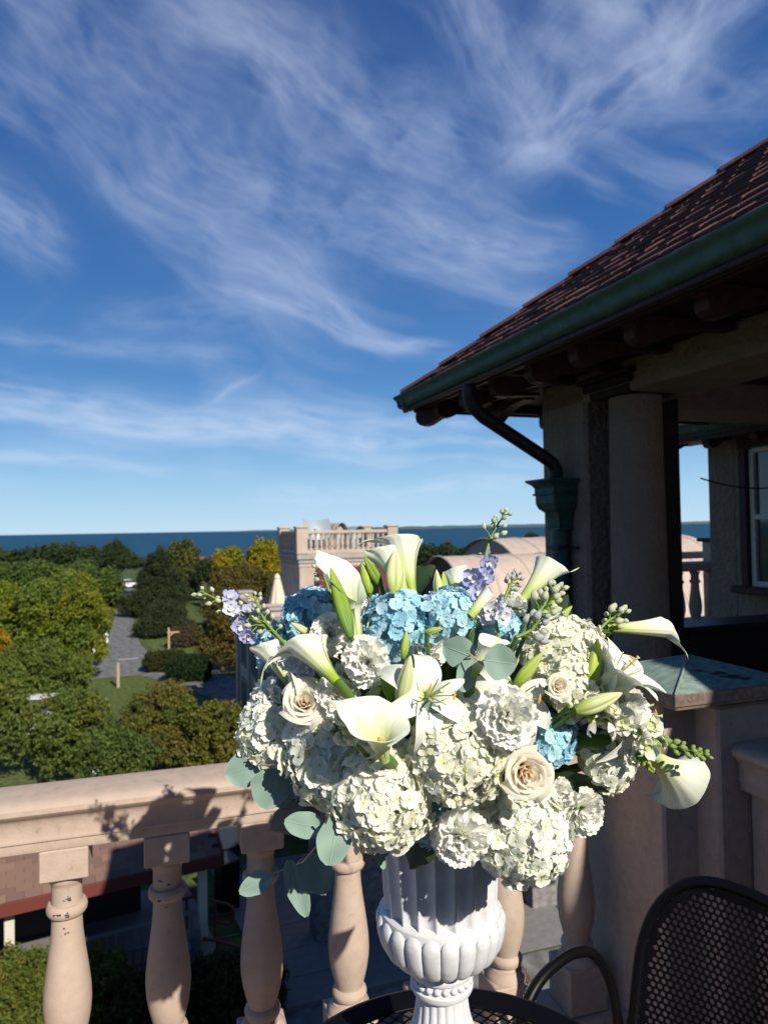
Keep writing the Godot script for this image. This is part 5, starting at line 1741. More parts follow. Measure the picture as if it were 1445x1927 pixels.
func make_carnation_petals() -> void:
	var list := []
	for k in 6:
		var b := Builder.new()
		var ph := rng.randf() * TAU
		var p2 := rng.randf() * TAU
		b.grid(6, 14, func(s, t):
			var side: float = t * 2.0 - 1.0
			var fan: float = side * lerpf(0.10, 0.62, pow(s, 0.8))
			var tooth: float = 0.05 * (0.5 + 0.5 * cos(t * PI * 14.0)) * (1.0 if s > 0.95 else 0.0)
			var rr: float = s * (1.0 - 0.10 * side * side - tooth)
			var y: float = (0.085 * sin(side * 7.0 + ph) + 0.03 * sin(side * 15.0 + p2)) * pow(s, 2.0) + 0.12 * s * s
			return Vector3(rr * cos(fan), y, rr * sin(fan)), func(s, _t): return Color(0.84, 0.84, 0.64).lerp(Color(0.90, 0.905, 0.84), smoothstep(0.1, 0.5, s)))
		list.append(b.done())
	florets.carnation = list


func carnation(label: String, px: float, py: float, r_px: float, push := 0.0, aim := Vector3.ZERO) -> void:
	var at := on_dome(px, py, push)
	var z := -(cam_basis.inverse() * (at - cam_at)).z
	var r := r_px * z / FOCAL
	var out := outwards(px, py)
	if aim != Vector3.ZERO:
		out = in_view(aim.x, aim.y, aim.z)
	var o := thing("carnation", label, "carnation", at - out * r * 0.55, "white carnations in the urn", facing(out, Vector3.UP))
	var rings := [[10, 92.0, 1.0], [10, 70.0, 1.0], [8, 50.0, 0.95], [6, 33.0, 0.86], [4, 18.0, 0.76], [2, 5.0, 0.66]]
	for q in rings:
		for k in q[0]:
			var a: float = TAU * (k + rng.randf_range(-0.25, 0.25)) / q[0] + q[1]
			var tilt := deg_to_rad(90.0 - q[1] + rng.randf_range(-9.0, 9.0))
			var bs := Basis(Vector3.UP, a) * Basis(Vector3.BACK, tilt) * Basis(Vector3.RIGHT, rng.randf_range(-0.5, 0.5))
			var sc: float = r * q[2] * rng.randf_range(0.9, 1.12)
			part("petal", florets.carnation[rng.randi() % 6], mats.carnation, o, Transform3D(bs.scaled_local(Vector3.ONE * sc), Vector3.UP * r * 0.08))
	var cb := Builder.new()
	cb.lathe([Vector2(0.004, -0.02), Vector2(0.008, -0.016), Vector2(0.009, 0.0), Vector2(0.011, r * 0.2), Vector2(0.004, r * 0.3)], 10)
	part("calyx", cb.done(), mats.stem, o)
	stem_to_heart(o, Vector3(0, -0.015, 0), 0.003)


func rose(label: String, px: float, py: float, r_px: float, aim: Vector3, warm: float, push := 0.0) -> void:
	var at := on_dome(px, py, push)
	var z := -(cam_basis.inverse() * (at - cam_at)).z
	var r := r_px * z / FOCAL
	var out := in_view(aim.x, aim.y, aim.z)
	var o := thing("rose", label, "rose", at - out * r * 0.55, "", facing(out, in_view(0.2, 1, 0)))
	var rim := Color(0.93, 0.89, 0.77).lerp(Color(0.85, 0.84, 0.76), 1.0 - warm)
	var deep := Color(0.96, 0.72, 0.48).lerp(Color(0.93, 0.79, 0.64), 1.0 - warm)
	for k in 26:
		var f := k / 25.0
		var a0 := k * 2.399
		var span := lerpf(1.9, 1.75, f)
		var open := pow(f, 1.5)
		var base := r * lerpf(0.03, 0.26, f)
		var mouth := r * lerpf(0.09, 0.80, pow(f, 1.1))
		var h := r * lerpf(1.12, 0.86, f)
		var roll := lerpf(0.02, 0.20, open) * r
		var point := rng.randf_range(0.02, 0.07)
		var b := Builder.new()
		b.grid(10, 12, func(s, t):
			var side: float = t * 2.0 - 1.0
			var wide: float = span * 0.5 * pow(sin(PI * (0.2 + 0.45 * s)), 0.6)
			var a: float = a0 + side * wide
			var rad: float = lerpf(base, mouth, pow(s, 0.75)) * (1.0 + 0.05 * (f + 0.3) * side) 
			var lip: float = smoothstep(0.74, 1.0, s)
			rad += roll * lip * lip * (0.7 + 0.5 * side * side)
			var y: float = h * pow(s, 0.85) * (1.0 - (0.06 + point) * side * side * s - 0.30 * pow(absf(side), 5.0) * s * s) - roll * 0.75 * lip * lip * lip
			return Vector3(cos(a) * rad, y, sin(a) * rad), func(s, _t): return deep.lerp(rim, smoothstep(0.35, 0.95, s)).lerp(rim, clampf(f * 1.1 - 0.25, 0.0, 0.85)))
		part("petal", b.done(), mats.rose, o)
	for k in 4:
		var b := Builder.new()
		petal(b, r * 0.85, r * 0.2, -r * 0.1, 0.0, Color(0.10, 0.16, 0.04), Color(0.14, 0.2, 0.05), TAU * k / 4 + 0.4)
		part("sepal", b.done(), mats.petal, o)
	stem_to_heart(o, Vector3.ZERO, 0.0045)


# a calla lily: a funnel rolled from one sheet, its long tip on the far side from its mouth
func calla(label: String, foot: Vector2, lip: Vector2, foot_push: float, lip_push: float, mouth: Vector3, o := {}) -> void:
	var a := on_dome(foot.x, foot.y, foot_push)
	var l := beside(lip.x, lip.y, foot, foot_push, lip_push)
	var L := a.distance_to(l)
	var bs := facing(l - a, in_view(mouth.x, mouth.y, mouth.z))
	var t := thing("calla_lily", label, "calla lily", a, "calla lilies in the urn", bs)
	var R: float = L * o.get("wide", 0.36)
	var r0 := 0.0065
	var cut: float = o.get("cut", 0.40)
	var flare: float = o.get("flare", 0.5)
	var tail: float = o.get("tail", 0.16)
	var curl: float = o.get("curl", 0.5)
	var green: float = o.get("green", 0.5)
	var wrap: float = o.get("wrap", 1.13)
	var bend: float = o.get("bend", 0.0)
	var seed_ph := rng.randf() * TAU
	var gcol := Color(0.34, 0.46, 0.05).lerp(Color(0.52, 0.60, 0.22), 1.0 - green)
	var b := Builder.new()
	b.grid(22, 90, func(s, v):
		var ang: float = (v * 2.0 - 1.0) * PI * wrap
		var k := absf(ang) / PI
		var top: float = 1.0 - cut * smoothstep(0.05, 1.0, k) + tail * exp(-pow(ang / 0.20, 2.0))
		var h: float = s * top
		var rad: float = r0 + (R - r0) * pow(minf(h / 0.95, 1.12), 1.35)
		var f := pow(s, 4.0)
		rad += flare * R * f * (0.55 + 0.45 * cos(ang * 1.0 + PI)) + flare * R * 0.35 * f
		rad += R * 0.07 * (ang / PI) * s + R * (0.06 * sin(ang * 3.0 + seed_ph) + 0.03 * sin(ang * 7.0 + seed_ph * 2.0)) * f
		var out := Vector3(sin(ang), 0, -cos(ang))
		var p := out * rad + Vector3.UP * L * (h - flare * 0.13 * pow(s, 6.0))
		# the tip narrows and curls away
		var past: float = maxf(0.0, h - 0.86)
		p.x *= 1.0 - clampf(past * 2.6, 0.0, 0.94)
		p += Vector3(0, -curl * L * past * past * 2.4, -curl * L * past * 1.1)
		p.z -= bend * L * h * h
		p += out * L * 0.0025 * sin(ang * 13.0 + seed_ph) * s
		return p, func(s, v):
			var ang: float = (v * 2.0 - 1.0) * PI * wrap
			var c := gcol.lerp(Color(0.68, 0.74, 0.42), smoothstep(0.10, 0.48, s)).lerp(Color(0.80, 0.84, 0.69), smoothstep(0.35 + green * 0.12, 0.85, s))
			c = c.lerp(gcol * 1.1, 0.75 * exp(-pow(ang / 0.2, 2.0)) * smoothstep(0.9, 1.0, s))
			c = c * (1.0 + (0.045 * sin(ang * 13.0 + seed_ph) * sin(ang * 5.0) + 0.03 * sin(ang * 31.0)) * smoothstep(0.1, 0.5, s))
			c.a = 1.0
			return c)
	part("spathe", b.done(), mats.calla, t)
	var sp := Builder.new()
	sp.tube([Vector3(0, L * 0.1, 0), Vector3(0, L * 0.26, -0.15 * bend * L), Vector3(0, L * 0.40, -0.3 * bend * L)], [0.003, 0.0038, 0.002], 8)
	part("spadix", sp.done(), mats.pollen, t)
	if o.has("stem_to"):
		var q: Vector3 = t.transform.affine_inverse() * on_dome(o.stem_to.x, o.stem_to.y, o.get("stem_push", 0.0))
		var sb := Builder.new()
		sb.tube([Vector3(0, 0.006, 0), Vector3(0, -0.02, 0), (Vector3(0, -0.02, 0) + q) / 2 + Vector3(0, 0.0, 0.006), q], [0.0072, 0.0085, 0.0095, 0.0095], 12)
		part("stem", sb.done(), mats.stem, t)
	else:
		stem_to_heart(t, Vector3(0, 0.006, 0), 0.0075)


func make_lily_petals() -> void:
	var list := []
	for k in 4:
		var b := Builder.new()
		var bend: float = [0.42, 0.62, 0.25, 0.16][k]
		var w: float = [0.15, 0.19, 0.16, 0.26][k]
		b.grid(14, 8, func(s, t):
			var side: float = t * 2.0 - 1.0
			var wid: float = w * pow(maxf(sin(PI * pow(0.02 + s * 0.975, 0.82)), 0.0), 0.8)
			var ang: float = 0.25 + s * (0.75 + bend * s)
			var x: float = s * sin(0.35 + 0.42 * s * (1.0 + bend)) 
			var y: float = s * cos(0.35 + 0.62 * s * (1.0 + bend)) - bend * 0.42 * s * s * s
			var up: float = 0.16 * side * side * wid / w * 0.45 - 0.035 * exp(-side * side * 14.0) * (1.0 - s) + 0.012 * sin(s * 17.0 + side * 2.0) * absf(side)
			return Vector3(x - up * cos(ang), y + up * sin(ang) * 0.6, side * wid), func(s, t):
				var side: float = absf(t * 2.0 - 1.0)
				return Color(0.50, 0.58, 0.16).lerp(Color(0.81, 0.84, 0.74), smoothstep(0.0, 0.22, s) * (1.0 - 0.16 * exp(-side * side * 40.0) * (1.0 - s))))
		list.append(b.done())
	florets.lily = list


func lily(label: String, px: float, py: float, size: float, aim: Vector3, push: float, petals: Array, opened := 1.0) -> void:
	var at := on_dome(px, py, push)
	var t := thing("lily", label, "lily", at, "", facing(in_view(aim.x, aim.y, aim.z), in_view(0.1, 1, 0.2)))
	for k in petals.size():
		var q: Array = petals[k]
		var bs := Basis(Vector3.UP, deg_to_rad(q[0])) * Basis(Vector3.BACK, deg_to_rad(q[2]))
		part("petal", florets.lily[int(q[1])], mats.calla, t, Transform3D(bs.scaled_local(Vector3.ONE * size * q[3]), Vector3.UP * 0.002 * (k % 2)))
	for k in 6:
		var a := TAU * k / 6.0 + 0.3
		var d := Vector3(cos(a), 0, sin(a))
		var fb := Builder.new()
		var tip := d * size * 0.17 * opened + Vector3.UP * size * 0.62
		fb.tube([Vector3.UP * 0.004, d * size * 0.05 + Vector3.UP * size * 0.3, tip], [0.0012, 0.001, 0.0008], 5)
		var fm := part("filament", fb.done(), mats.pistil, t)
		if k % 3 == 0:
			var ab := Builder.new()
			ab.tube([tip - d.cross(Vector3.UP) * 0.006, tip + Vector3.UP * 0.001, tip + d.cross(Vector3.UP) * 0.006], [0.0008, 0.0018, 0.0008], 6)
			part("anther", ab.done(), mats.pollen, fm)
	var pb := Builder.new()
	pb.tube([Vector3.UP * 0.004, Vector3(size * 0.02, size * 0.4, 0), Vector3(size * 0.05, size * 0.70, 0), Vector3(size * 0.05, size * 0.725, 0)], [0.0018, 0.0014, 0.0016, 0.003], 7)
	part("pistil", pb.done(), mats.pistil, t)
	stem_to_heart(t, Vector3.ZERO, 0.004)


func make_lily_buds() -> void:
	var list := []
	for e in [[Color(0.22, 0.36, 0.04), Color(0.42, 0.52, 0.10), Color(0.48, 0.55, 0.16)], [Color(0.36, 0.46, 0.10), Color(0.62, 0.66, 0.34), Color(0.70, 0.70, 0.44)], [Color(0.10, 0.22, 0.03), Color(0.22, 0.36, 0.05), Color(0.34, 0.44, 0.08)]]:
		var b := Builder.new()
		# six ribs that meet at the tip; unit length along +y
		b.grid(22, 36, func(s, t):
			var a: float = t * TAU
			var r: float = 0.150 * pow(sin(PI * pow(0.03 + 0.965 * s, 0.78)), 0.78) + 0.008
			var three: float = cos(a * 3.0)
			r *= 1.0 + 0.10 * three - 0.16 * pow(maxf(0.0, -three), 6.0) * smoothstep(0.02, 0.3, s)
			return Vector3(cos(a) * r, s, sin(a) * r), func(s, t):
				var three := cos(t * TAU * 3.0)
				var c: Color = (e[0] as Color).lerp(e[1], smoothstep(0.0, 0.45, s)).lerp(e[2], smoothstep(0.5, 1.0, s))
				return c.lerp(e[0], 0.55 * pow(maxf(0.0, three), 10.0)))
		list.append(b.done())
	florets.bud = list


func lily_bud(label: String, foot: Vector2, tip: Vector2, kind: int, foot_push := 0.0, tip_push := 0.0, wide := 1.0) -> void:
	var a := on_dome(foot.x, foot.y, foot_push)
	var l := beside(tip.x, tip.y, foot, foot_push, tip_push)
	var L := a.distance_to(l)
	var t := thing("lily_bud", label, "lily bud", a, "closed lily buds in the urn", facing(l - a, in_view(rng.randf_range(-0.6, 0.6), 0, 1)))
	part("bud", florets.bud[kind], mats.calla, t, Transform3D(Basis.from_scale(Vector3(L * wide, L, L * wide)), Vector3.ZERO))
	stem_to_heart(t, Vector3(0, 0.003, 0), 0.0032)


func make_delphinium_kinds() -> void:
	for e in [["lavender", Color(0.40, 0.42, 0.66), Color(0.46, 0.48, 0.74)], ["pale_lavender", Color(0.60, 0.62, 0.72), Color(0.66, 0.68, 0.76)]]:
		var list := []
		for k in 3:
			var b := Builder.new()
			for m in 5:
				petal(b, rng.randf_range(0.014, 0.017), rng.randf_range(0.0065, 0.008), rng.randf_range(0.001, 0.007), 0.0025, (e[1] as Color) * 0.85, e[2], TAU * m / 5.0 + rng.randf_range(-0.15, 0.15), 0.0012, 4, 4)
			for m in 3:
				petal(b, 0.007, 0.0035, 0.006, 0.001, Color(0.7, 0.7, 0.7), Color(0.76, 0.75, 0.74), TAU * m / 3.0 + 0.4, 0.001, 3, 3)
			b.lathe([Vector2(0.0025, 0.0), Vector2(0.002, -0.006), Vector2(0.0008, -0.014)], 6)
			list.append(b.done())
		florets[e[0]] = list
	var bl := []
	for e in [[Color(0.36, 0.43, 0.17), Color(0.66, 0.68, 0.54)], [Color(0.30, 0.36, 0.20), Color(0.56, 0.58, 0.62)], [Color(0.24, 0.33, 0.08), Color(0.30, 0.40, 0.12)]]:
		var b := Builder.new()
		b.grid(8, 12, func(s, t):
			var a: float = t * TAU
			var r: float = 0.34 * pow(sin(PI * pow(0.04 + 0.95 * s, 0.85)), 0.8) * (1.0 + 0.07 * cos(a * 5.0))
			return Vector3(cos(a) * r, s, sin(a) * r), func(s, t): return (e[0] as Color).lerp(e[1], smoothstep(0.0, 0.35, s) * (0.75 + 0.25 * cos(t * TAU * 5.0))).lerp(e[0], 0.5 * smoothstep(0.75, 1.0, s)))
		bl.append(b.done())
	florets.small_bud = bl


# a spike: its line in the picture, blooms low on it and buds towards its tip
func spike(called: String, label: String, category: String, line: Array, pushes: Array, blooms: Array, kinds: Array, n_buds: int, bud_kind: int, bud_from: float, bud_size: float, spread: float, spray := 1.0) -> void:
	var first := on_dome(line[0].x, line[0].y, pushes[0])
	var o := thing(called, label, category, first)
	var pts := []
	for k in line.size():
		pts.append(beside(line[k].x, line[k].y, line[0], pushes[0], pushes[mini(k, pushes.size() - 1)]) - first)
	var fine := []
	for k in pts.size() - 1:
		for m in 6:
			fine.append((pts[k] as Vector3).cubic_interpolate(pts[k + 1], pts[maxi(k - 1, 0)], pts[mini(k + 2, pts.size() - 1)], m / 6.0))
	fine.append(pts[-1])
	var sb := Builder.new()
	var rad := []
	for k in fine.size():
		rad.append(lerpf(0.0032, 0.0011, float(k) / (fine.size() - 1)))
	sb.tube(fine, rad, 7)
	part("stem", sb.done(), mats.green_stem, o)
	for k in n_buds:
		var f := lerpf(bud_from, 1.0, (k + 0.5) / n_buds)
		var i := clampi(int(f * (fine.size() - 1)), 0, fine.size() - 2)
		var at: Vector3 = (fine[i] as Vector3).lerp(fine[i + 1], f * (fine.size() - 1) - i)
		var along: Vector3 = (fine[i + 1] - fine[i]).normalized()
		var side := along.cross(Vector3.UP if absf(along.y) < 0.9 else Vector3.RIGHT).normalized()
		side = side.rotated(along, k * 2.4 + rng.randf_range(-0.5, 0.5))
		var taper := lerpf(1.0, 0.5, (f - bud_from) / (1.0 - bud_from))
		var reach := spread * taper * rng.randf_range(0.8, 1.2)
		var end := at + (side * 0.85 + along * 0.55 * spray) * reach
		var pb := Builder.new()
		pb.tube([at, (at + end) / 2 + along * 0.15 * reach, end], [0.0009], 5)
		var pm := part("stalk", pb.done(), mats.green_stem, o)
		var dir := (end - at).normalized().lerp(along, 0.35 * spray).normalized()
		var sz := bud_size * lerpf(1.0, 0.62, (f - bud_from) / (1.0 - bud_from)) * rng.randf_range(0.85, 1.15)
		part("bud", florets.small_bud[bud_kind], mats.petal, pm, Transform3D(facing(dir, side).scaled_local(Vector3.ONE * sz), end - dir * sz * 0.1))
	for q in blooms:
		var c := beside(q[0], q[1], line[0], pushes[0], q[2]) - first
		var best := 0
		for k in fine.size():
			if (fine[k] as Vector3).distance_to(c) < (fine[best] as Vector3).distance_to(c):
				best = k
		var f: Vector3 = fine[best]
		var pb := Builder.new()
		pb.tube([f, (f + c) / 2, c], [0.001], 5)
		part("stalk", pb.done(), mats.green_stem, o)
		var list: Array = florets[kinds[rng.randi() % kinds.size()]]
		var look := ((c - f).normalized() * 0.8 + in_view(rng.randf_range(-0.7, 0.7), rng.randf_range(-0.3, 0.7), 0.9)).normalized()
		part("bloom", list[rng.randi() % list.size()], mats.petal, o, Transform3D(facing(look, Vector3(rng.randfn(), rng.randfn(), rng.randfn())).scaled_local(Vector3.ONE * q[3]), c))
	if line[0].y > 1080:
		stem_to_heart(o, Vector3.ZERO, 0.003)


# round grey-green leaves on a thin twig: [centre px, centre py, radius along px, radius across px, direction degrees, push, facing]
func eucalyptus(label: String, twig: Array, push: float, leaves: Array) -> void:
	var first := on_dome(twig[0].x, twig[0].y, push)
	var o := thing("eucalyptus", label, "eucalyptus", first, "")
	var pts := []
	for q in twig:
		pts.append(on_dome(q.x, q.y, push) - first)
	if pts.size() > 1:
		var sb := Builder.new()
		sb.tube(pts, [0.0017, 0.0012], 6)
		part("twig", sb.done(), mats.twig, o)
	for e in leaves:
		var c := on_dome(e[0], e[1], e[5]) - first
		var z := -(cam_basis.inverse() * (c + first - cam_at)).z
		var la: float = e[2] * z / FOCAL
		var wa: float = e[3] * z / FOCAL
		var ang := deg_to_rad(e[4])
		var dir := in_view(cos(ang), sin(ang), e[7] if e.size() > 7 else 0.0)
		var look := in_view(e[6].x, e[6].y, e[6].z)
		var bs := facing(look, dir)   # y: face normal, z: along the leaf
		var b := Builder.new()
		var ph := rng.randf() * TAU
		b.grid(12, 10, func(s, t):
			var side: float = t * 2.0 - 1.0
			var wid: float = wa * pow(maxf(sin(PI * pow(0.015 + 0.97 * s, 0.9)), 0.0), 0.58) * (1.0 + 0.03 * sin(s * 14.0 + ph))
			var y: float = wa * (0.10 * absf(side) + 0.07 * sin(s * 5.0 + ph + side) - 0.16 * (s - 0.5) * (s - 0.5) * 2.0)
			return Vector3(side * wid, y, (s - 0.5) * 2.0 * la), func(s, t): return Color(0.21, 0.30, 0.25) * (1.0 + 0.10 * sin(s * 9.0 + t * 5.0 + ph) + 0.1 * absf(t * 2.0 - 1.0)))
		var lf := part("leaf", b.done(), mats.euca, o, Transform3D(bs, c))
		var vb := Builder.new()
		var vp := []
		for k in 9:
			var s := k / 8.0
			vp.append(Vector3(0, wa * (0.07 * sin(s * 5.0 + ph) - 0.16 * (s - 0.5) * (s - 0.5) * 2.0) + 0.0003, (s - 0.5) * 2.0 * la))
		vb.tube(vp, [0.0007, 0.0007, 0.0006, 0.0006, 0.0005, 0.0005, 0.0004, 0.0003, 0.0002], 5)
		part("vein", vb.done(), mats.vein, lf)
		if pts.size() > 0:
			var foot: Vector3 = c - dir * la
			var near: Vector3 = pts[0]
			for q in pts:
				if (q as Vector3).distance_to(foot) < near.distance_to(foot):
					near = q
			if near.distance_to(foot) > 0.002:
				var kb := Builder.new()
				kb.tube([near, (near + foot) / 2, foot], [0.0011, 0.0009], 5)
				part("leaf_stalk", kb.done(), mats.twig, lf, Transform3D(bs, c).affine_inverse())


func make_flowers() -> void:
	mats.petal = mat(Color(1, 1, 1), 0.62, {"vc": true, "back": 0.6, "spec": 0.2})
	mats.carnation = mat(Color(1, 1, 1), 0.6, {"vc": true, "back": 0.6, "spec": 0.2})
	mats.rose = mat(Color(1, 1, 1), 0.55, {"vc": true, "back": 1.0, "spec": 0.22})
	mats.calla = mat(Color(1, 1, 1), 0.45, {"vc": true, "back": 0.42, "spec": 0.3})
	mats.calyx = mat(Color(0.56, 0.60, 0.40), 0.8, {"back": 0.4})
	mats.calyx_blue = mat(Color(0.24, 0.46, 0.54), 0.8, {"back": 0.4})
	mats.stem = mat(Color(0.10, 0.19, 0.03), 0.5, {"back": 0.2})
	mats.green_stem = mat(Color(0.17, 0.25, 0.05), 0.6)
	mats.pollen = mat(Color(0.55, 0.30, 0.03), 0.8)
	mats.pistil = mat(Color(0.50, 0.56, 0.28), 0.5)
	mats.twig = mat(Color(0.34, 0.30, 0.22), 0.7)
	mats.vein = mat(Color(0.28, 0.38, 0.27), 0.6)
	mats.euca = mat(Color(1, 1, 1), 0.6, {"vc": true, "back": 0.16, "spec": 0.3})
	mats.dark_leaf = mat(Color(0.022, 0.048, 0.014), 0.4, {"back": 0.2, "spec": 0.45})
	mats.foam = mat(Color(0.02, 0.04, 0.015), 0.95)
	make_floret_kinds()
	make_carnation_petals()
	make_lily_petals()
	make_lily_buds()
	make_delphinium_kinds()

	# unseen foam heart and dark filler leaves
	var fo := thing("unseen_floral_foam", "unseen dark green foam mass under the blooms, widened to thicken the bouquet shadow", "floral foam", pt(845, 1480, HEART_Z))
	var fb := Builder.new()
	fb.lathe([Vector2(0.05, -0.13), Vector2(0.062, -0.09), Vector2(0.09, -0.04), Vector2(0.145, 0.05), Vector2(0.15, 0.13), Vector2(0.08, 0.19), Vector2(0.0, 0.21)], 28, Vector3.ZERO, null, cam_basis * Basis.from_scale(Vector3(1.32, 1.0, 1.1)))  # widened to darken the gaps and thicken the bouquet's shadow
	part("foam", fb.done(), mats.foam, fo)
	for e in [["dark glossy filler leaves low on the left side of the bouquet", [[560, 1490, 200], [535, 1455, 150], [600, 1530, 230], [590, 1400, 170], [640, 1480, 250], [545, 1420, 190], [560, 1530, 215], [520, 1400, 160], [575, 1450, 240]]], ["dark glossy filler leaves low on the right side of the bouquet", [[1085, 1480, -20], [1070, 1500, -50], [1110, 1400, 10], [1000, 1500, -60], [1130, 1370, -15]]], ["dark glossy filler leaves in the middle of the bouquet", [[800, 1330, 110], [820, 1350, 60], [700, 1300, 150], [650, 1300, 120], [890, 1340, 20], [830, 1210, 60], [960, 1400, -60]]], ["dark glossy filler leaves at the top of the bouquet", [[690, 1130, 100], [770, 1110, 60], [990, 1160, 60], [840, 1190, 70], [1040, 1180, 60], [560, 1240, 170]]], ["dark glossy filler leaves under the front blooms", [[800, 1580, 250], [900, 1520, 280], [720, 1570, 240], [820, 1540, 270], [1000, 1560, 290]]]]:
		var first := on_dome(e[1][0][0], e[1][0][1], -0.05)
		var sp := thing("leaf_sprig", e[0], "leaf sprig", first)
		for q in e[1]:
			var c := on_dome(q[0], q[1], -0.035) - first
			var d := in_view(cos(deg_to_rad(q[2])), sin(deg_to_rad(q[2])), 0.2)
			var lb := Builder.new()
			petal(lb, 0.085, 0.022, -0.02, 0.006, Color.WHITE, Color.WHITE, 0.0, 0.003, 8, 6)
			var y := outwards(q[0], q[1])
			y = (y - d * y.dot(d)).normalized()
			part("leaf", lb.done(), mats.dark_leaf, sp, Transform3D(Basis(d, y, d.cross(y)), c - d * 0.035))
		stem_to_heart(sp)

	# hydrangeas
	hydrangea("blue hydrangea head half in shade at the upper left, behind the tall calla", 582, 1160, 62, ["blue", "blue", "pale_blue"], -0.03)
	hydrangea("blue hydrangea head at the top, below the top calla's pale bud", 748, 1168, 66, ["pale_blue", "blue"], 0.0)
	hydrangea("sunlit blue hydrangea head at the top, right of the other blue one", 843, 1150, 52, ["pale_blue", "pale_blue", "blue"], 0.02)
	hydrangea("blue hydrangea tucked under the lavender spike, upper right", 935, 1187, 52, ["blue", "pale_blue"], -0.03)
	hydrangea("small patch of blue hydrangea behind the bud clusters, upper right", 1030, 1165, 40, ["blue"], -0.05)
	hydrangea("blue hydrangea low on the right, above the peach rose", 1032, 1400, 56, ["blue", "pale_blue"], -0.02, Vector3(0.85, 1.0, 1.0))
	hydrangea("blue hydrangea showing between the two front white heads above the urn", 808, 1545, 52, ["blue"], -0.03)
	hydrangea("blue hydrangea peeking out behind the left calla", 512, 1215, 42, ["blue", "pale_blue"], -0.04)
	hydrangea("blue hydrangea deep behind the centre lily", 745, 1235, 46, ["blue"], -0.05)
	hydrangea("blue hydrangea petals between the calla lip and the cream head", 782, 1440, 36, ["blue"], -0.06)
	hydrangea("white hydrangea at the far left edge, above the round dark leaves", 505, 1385, 72, ["white", "shade_white", "shade_white"], -0.01)
	hydrangea("white hydrangea in the shade, left of the front head", 612, 1432, 92, ["shade_white", "white"], 0.0)
	hydrangea("big white hydrangea at the front, left above the urn", 710, 1514, 96, ["white", "white", "cream"], 0.045)
	hydrangea("cream white hydrangea in the centre, below the lily", 862, 1428, 90, ["cream", "white"], 0.03)
	hydrangea("big bluish white hydrangea hanging lowest at the right front of the urn", 990, 1588, 88, ["shade_white", "white", "shade_white"], 0.035)
	hydrangea("cream white hydrangea at the upper right, behind the upright green bud", 1068, 1232, 76, ["cream", "white"], -0.01)
	hydrangea("white hydrangea right behind the small cream rose", 1085, 1290, 64, ["white", "cream"], 0.0)
	hydrangea("pale hydrangea at the top of the right group, beside the bud cluster", 1100, 1210, 46, ["cream", "white"], -0.02)
	hydrangea("shaded white hydrangea under the snapdragon on the right", 1150, 1436, 58, ["shade_white", "white"], -0.02)

	hydrangea("cream hydrangea between the centre lily and the largest carnation", 905, 1335, 50, ["cream", "white"], -0.02)
	hydrangea("white hydrangea low in the middle behind the front carnation", 915, 1535, 58, ["white", "shade_white"], -0.02)
	hydrangea("white hydrangea on the right behind the pale lying bud", 1165, 1370, 52, ["white", "shade_white"], -0.03)

	# callas
	calla("tall white calla at the upper left, lip folded over its front", Vector2(676, 1222), Vector2(628, 1018), 0.0, 0.03, Vector3(0.72, 0.1, 0.7), {"wide": 0.17, "cut": 0.56, "flare": 0.35, "tail": 0.04, "curl": 0.2, "green": 0.45})
	calla("top white calla whose thin tip points left", Vector2(776, 1118), Vector2(752, 1000), 0.0, 0.0, Vector3(0.95, -0.1, 0.1), {"wide": 0.235, "cut": 0.18, "flare": 0.30, "tail": 0.30, "curl": 0.9, "green": 0.9})
	calla("short white calla beside the top calla's bud, seen from its side", Vector2(762, 1120), Vector2(728, 1036), 0.02, 0.0, Vector3(0.6, 0.2, -0.6), {"wide": 0.25, "cut": 0.3, "flare": 0.3, "tail": 0.1, "green": 0.3})
	calla("white calla at the top centre, right of the pale twin buds", Vector2(866, 1138), Vector2(856, 1062), -0.01, -0.02, Vector3(-0.5, 0.3, 0.6), {"wide": 0.27, "cut": 0.25, "flare": 0.3, "tail": 0.06, "green": 0.4})
	calla("slim white calla leaf fold below the lavender spike", Vector2(884, 1160), Vector2(928, 1104), 0.03, 0.03, Vector3(0.4, -0.4, 0.8), {"wide": 0.15, "cut": 0.2, "flare": 0.15, "tail": 0.25, "green": 0.4})
	calla("white calla leaning right at the upper right, tip curled upwards", Vector2(982, 1128), Vector2(1046, 1056), -0.01, 0.0, Vector3(-0.75, 0.45, -0.2), {"wide": 0.24, "cut": 0.20, "flare": 0.25, "tail": 0.30, "curl": 0.15, "green": 0.5})
	calla("yellow green calla on the left, its tip drooping to the left", Vector2(634, 1284), Vector2(556, 1194), 0.05, 0.03, Vector3(0.55, 0.7, -0.35), {"wide": 0.25, "cut": 0.30, "flare": 0.35, "tail": 0.42, "curl": 1.0, "green": 1.0})
	calla("big open calla in the middle left, broad lip to the right", Vector2(724, 1432), Vector2(696, 1322), 0.075, 0.10, Vector3(0.82, 0.1, 0.5), {"wide": 0.37, "cut": 0.44, "flare": 0.45, "tail": 0.30, "curl": 0.8, "green": 0.4, "wrap": 1.22})
	calla("pale calla arching right behind the big eucalyptus leaf", Vector2(884, 1276), Vector2(936, 1188), 0.03, 0.04, Vector3(-0.75, -0.1, 0.6), {"wide": 0.21, "cut": 0.30, "flare": 0.30, "tail": 0.40, "curl": 1.3, "green": 0.7})
	calla("long white calla reaching out to the right below the loggia column", Vector2(1140, 1182), Vector2(1272, 1182), -0.02, -0.02, Vector3(0.0, 0.8, -0.5), {"wide": 0.125, "cut": 0.26, "flare": 0.15, "tail": 0.30, "curl": 0.55, "green": 0.8})
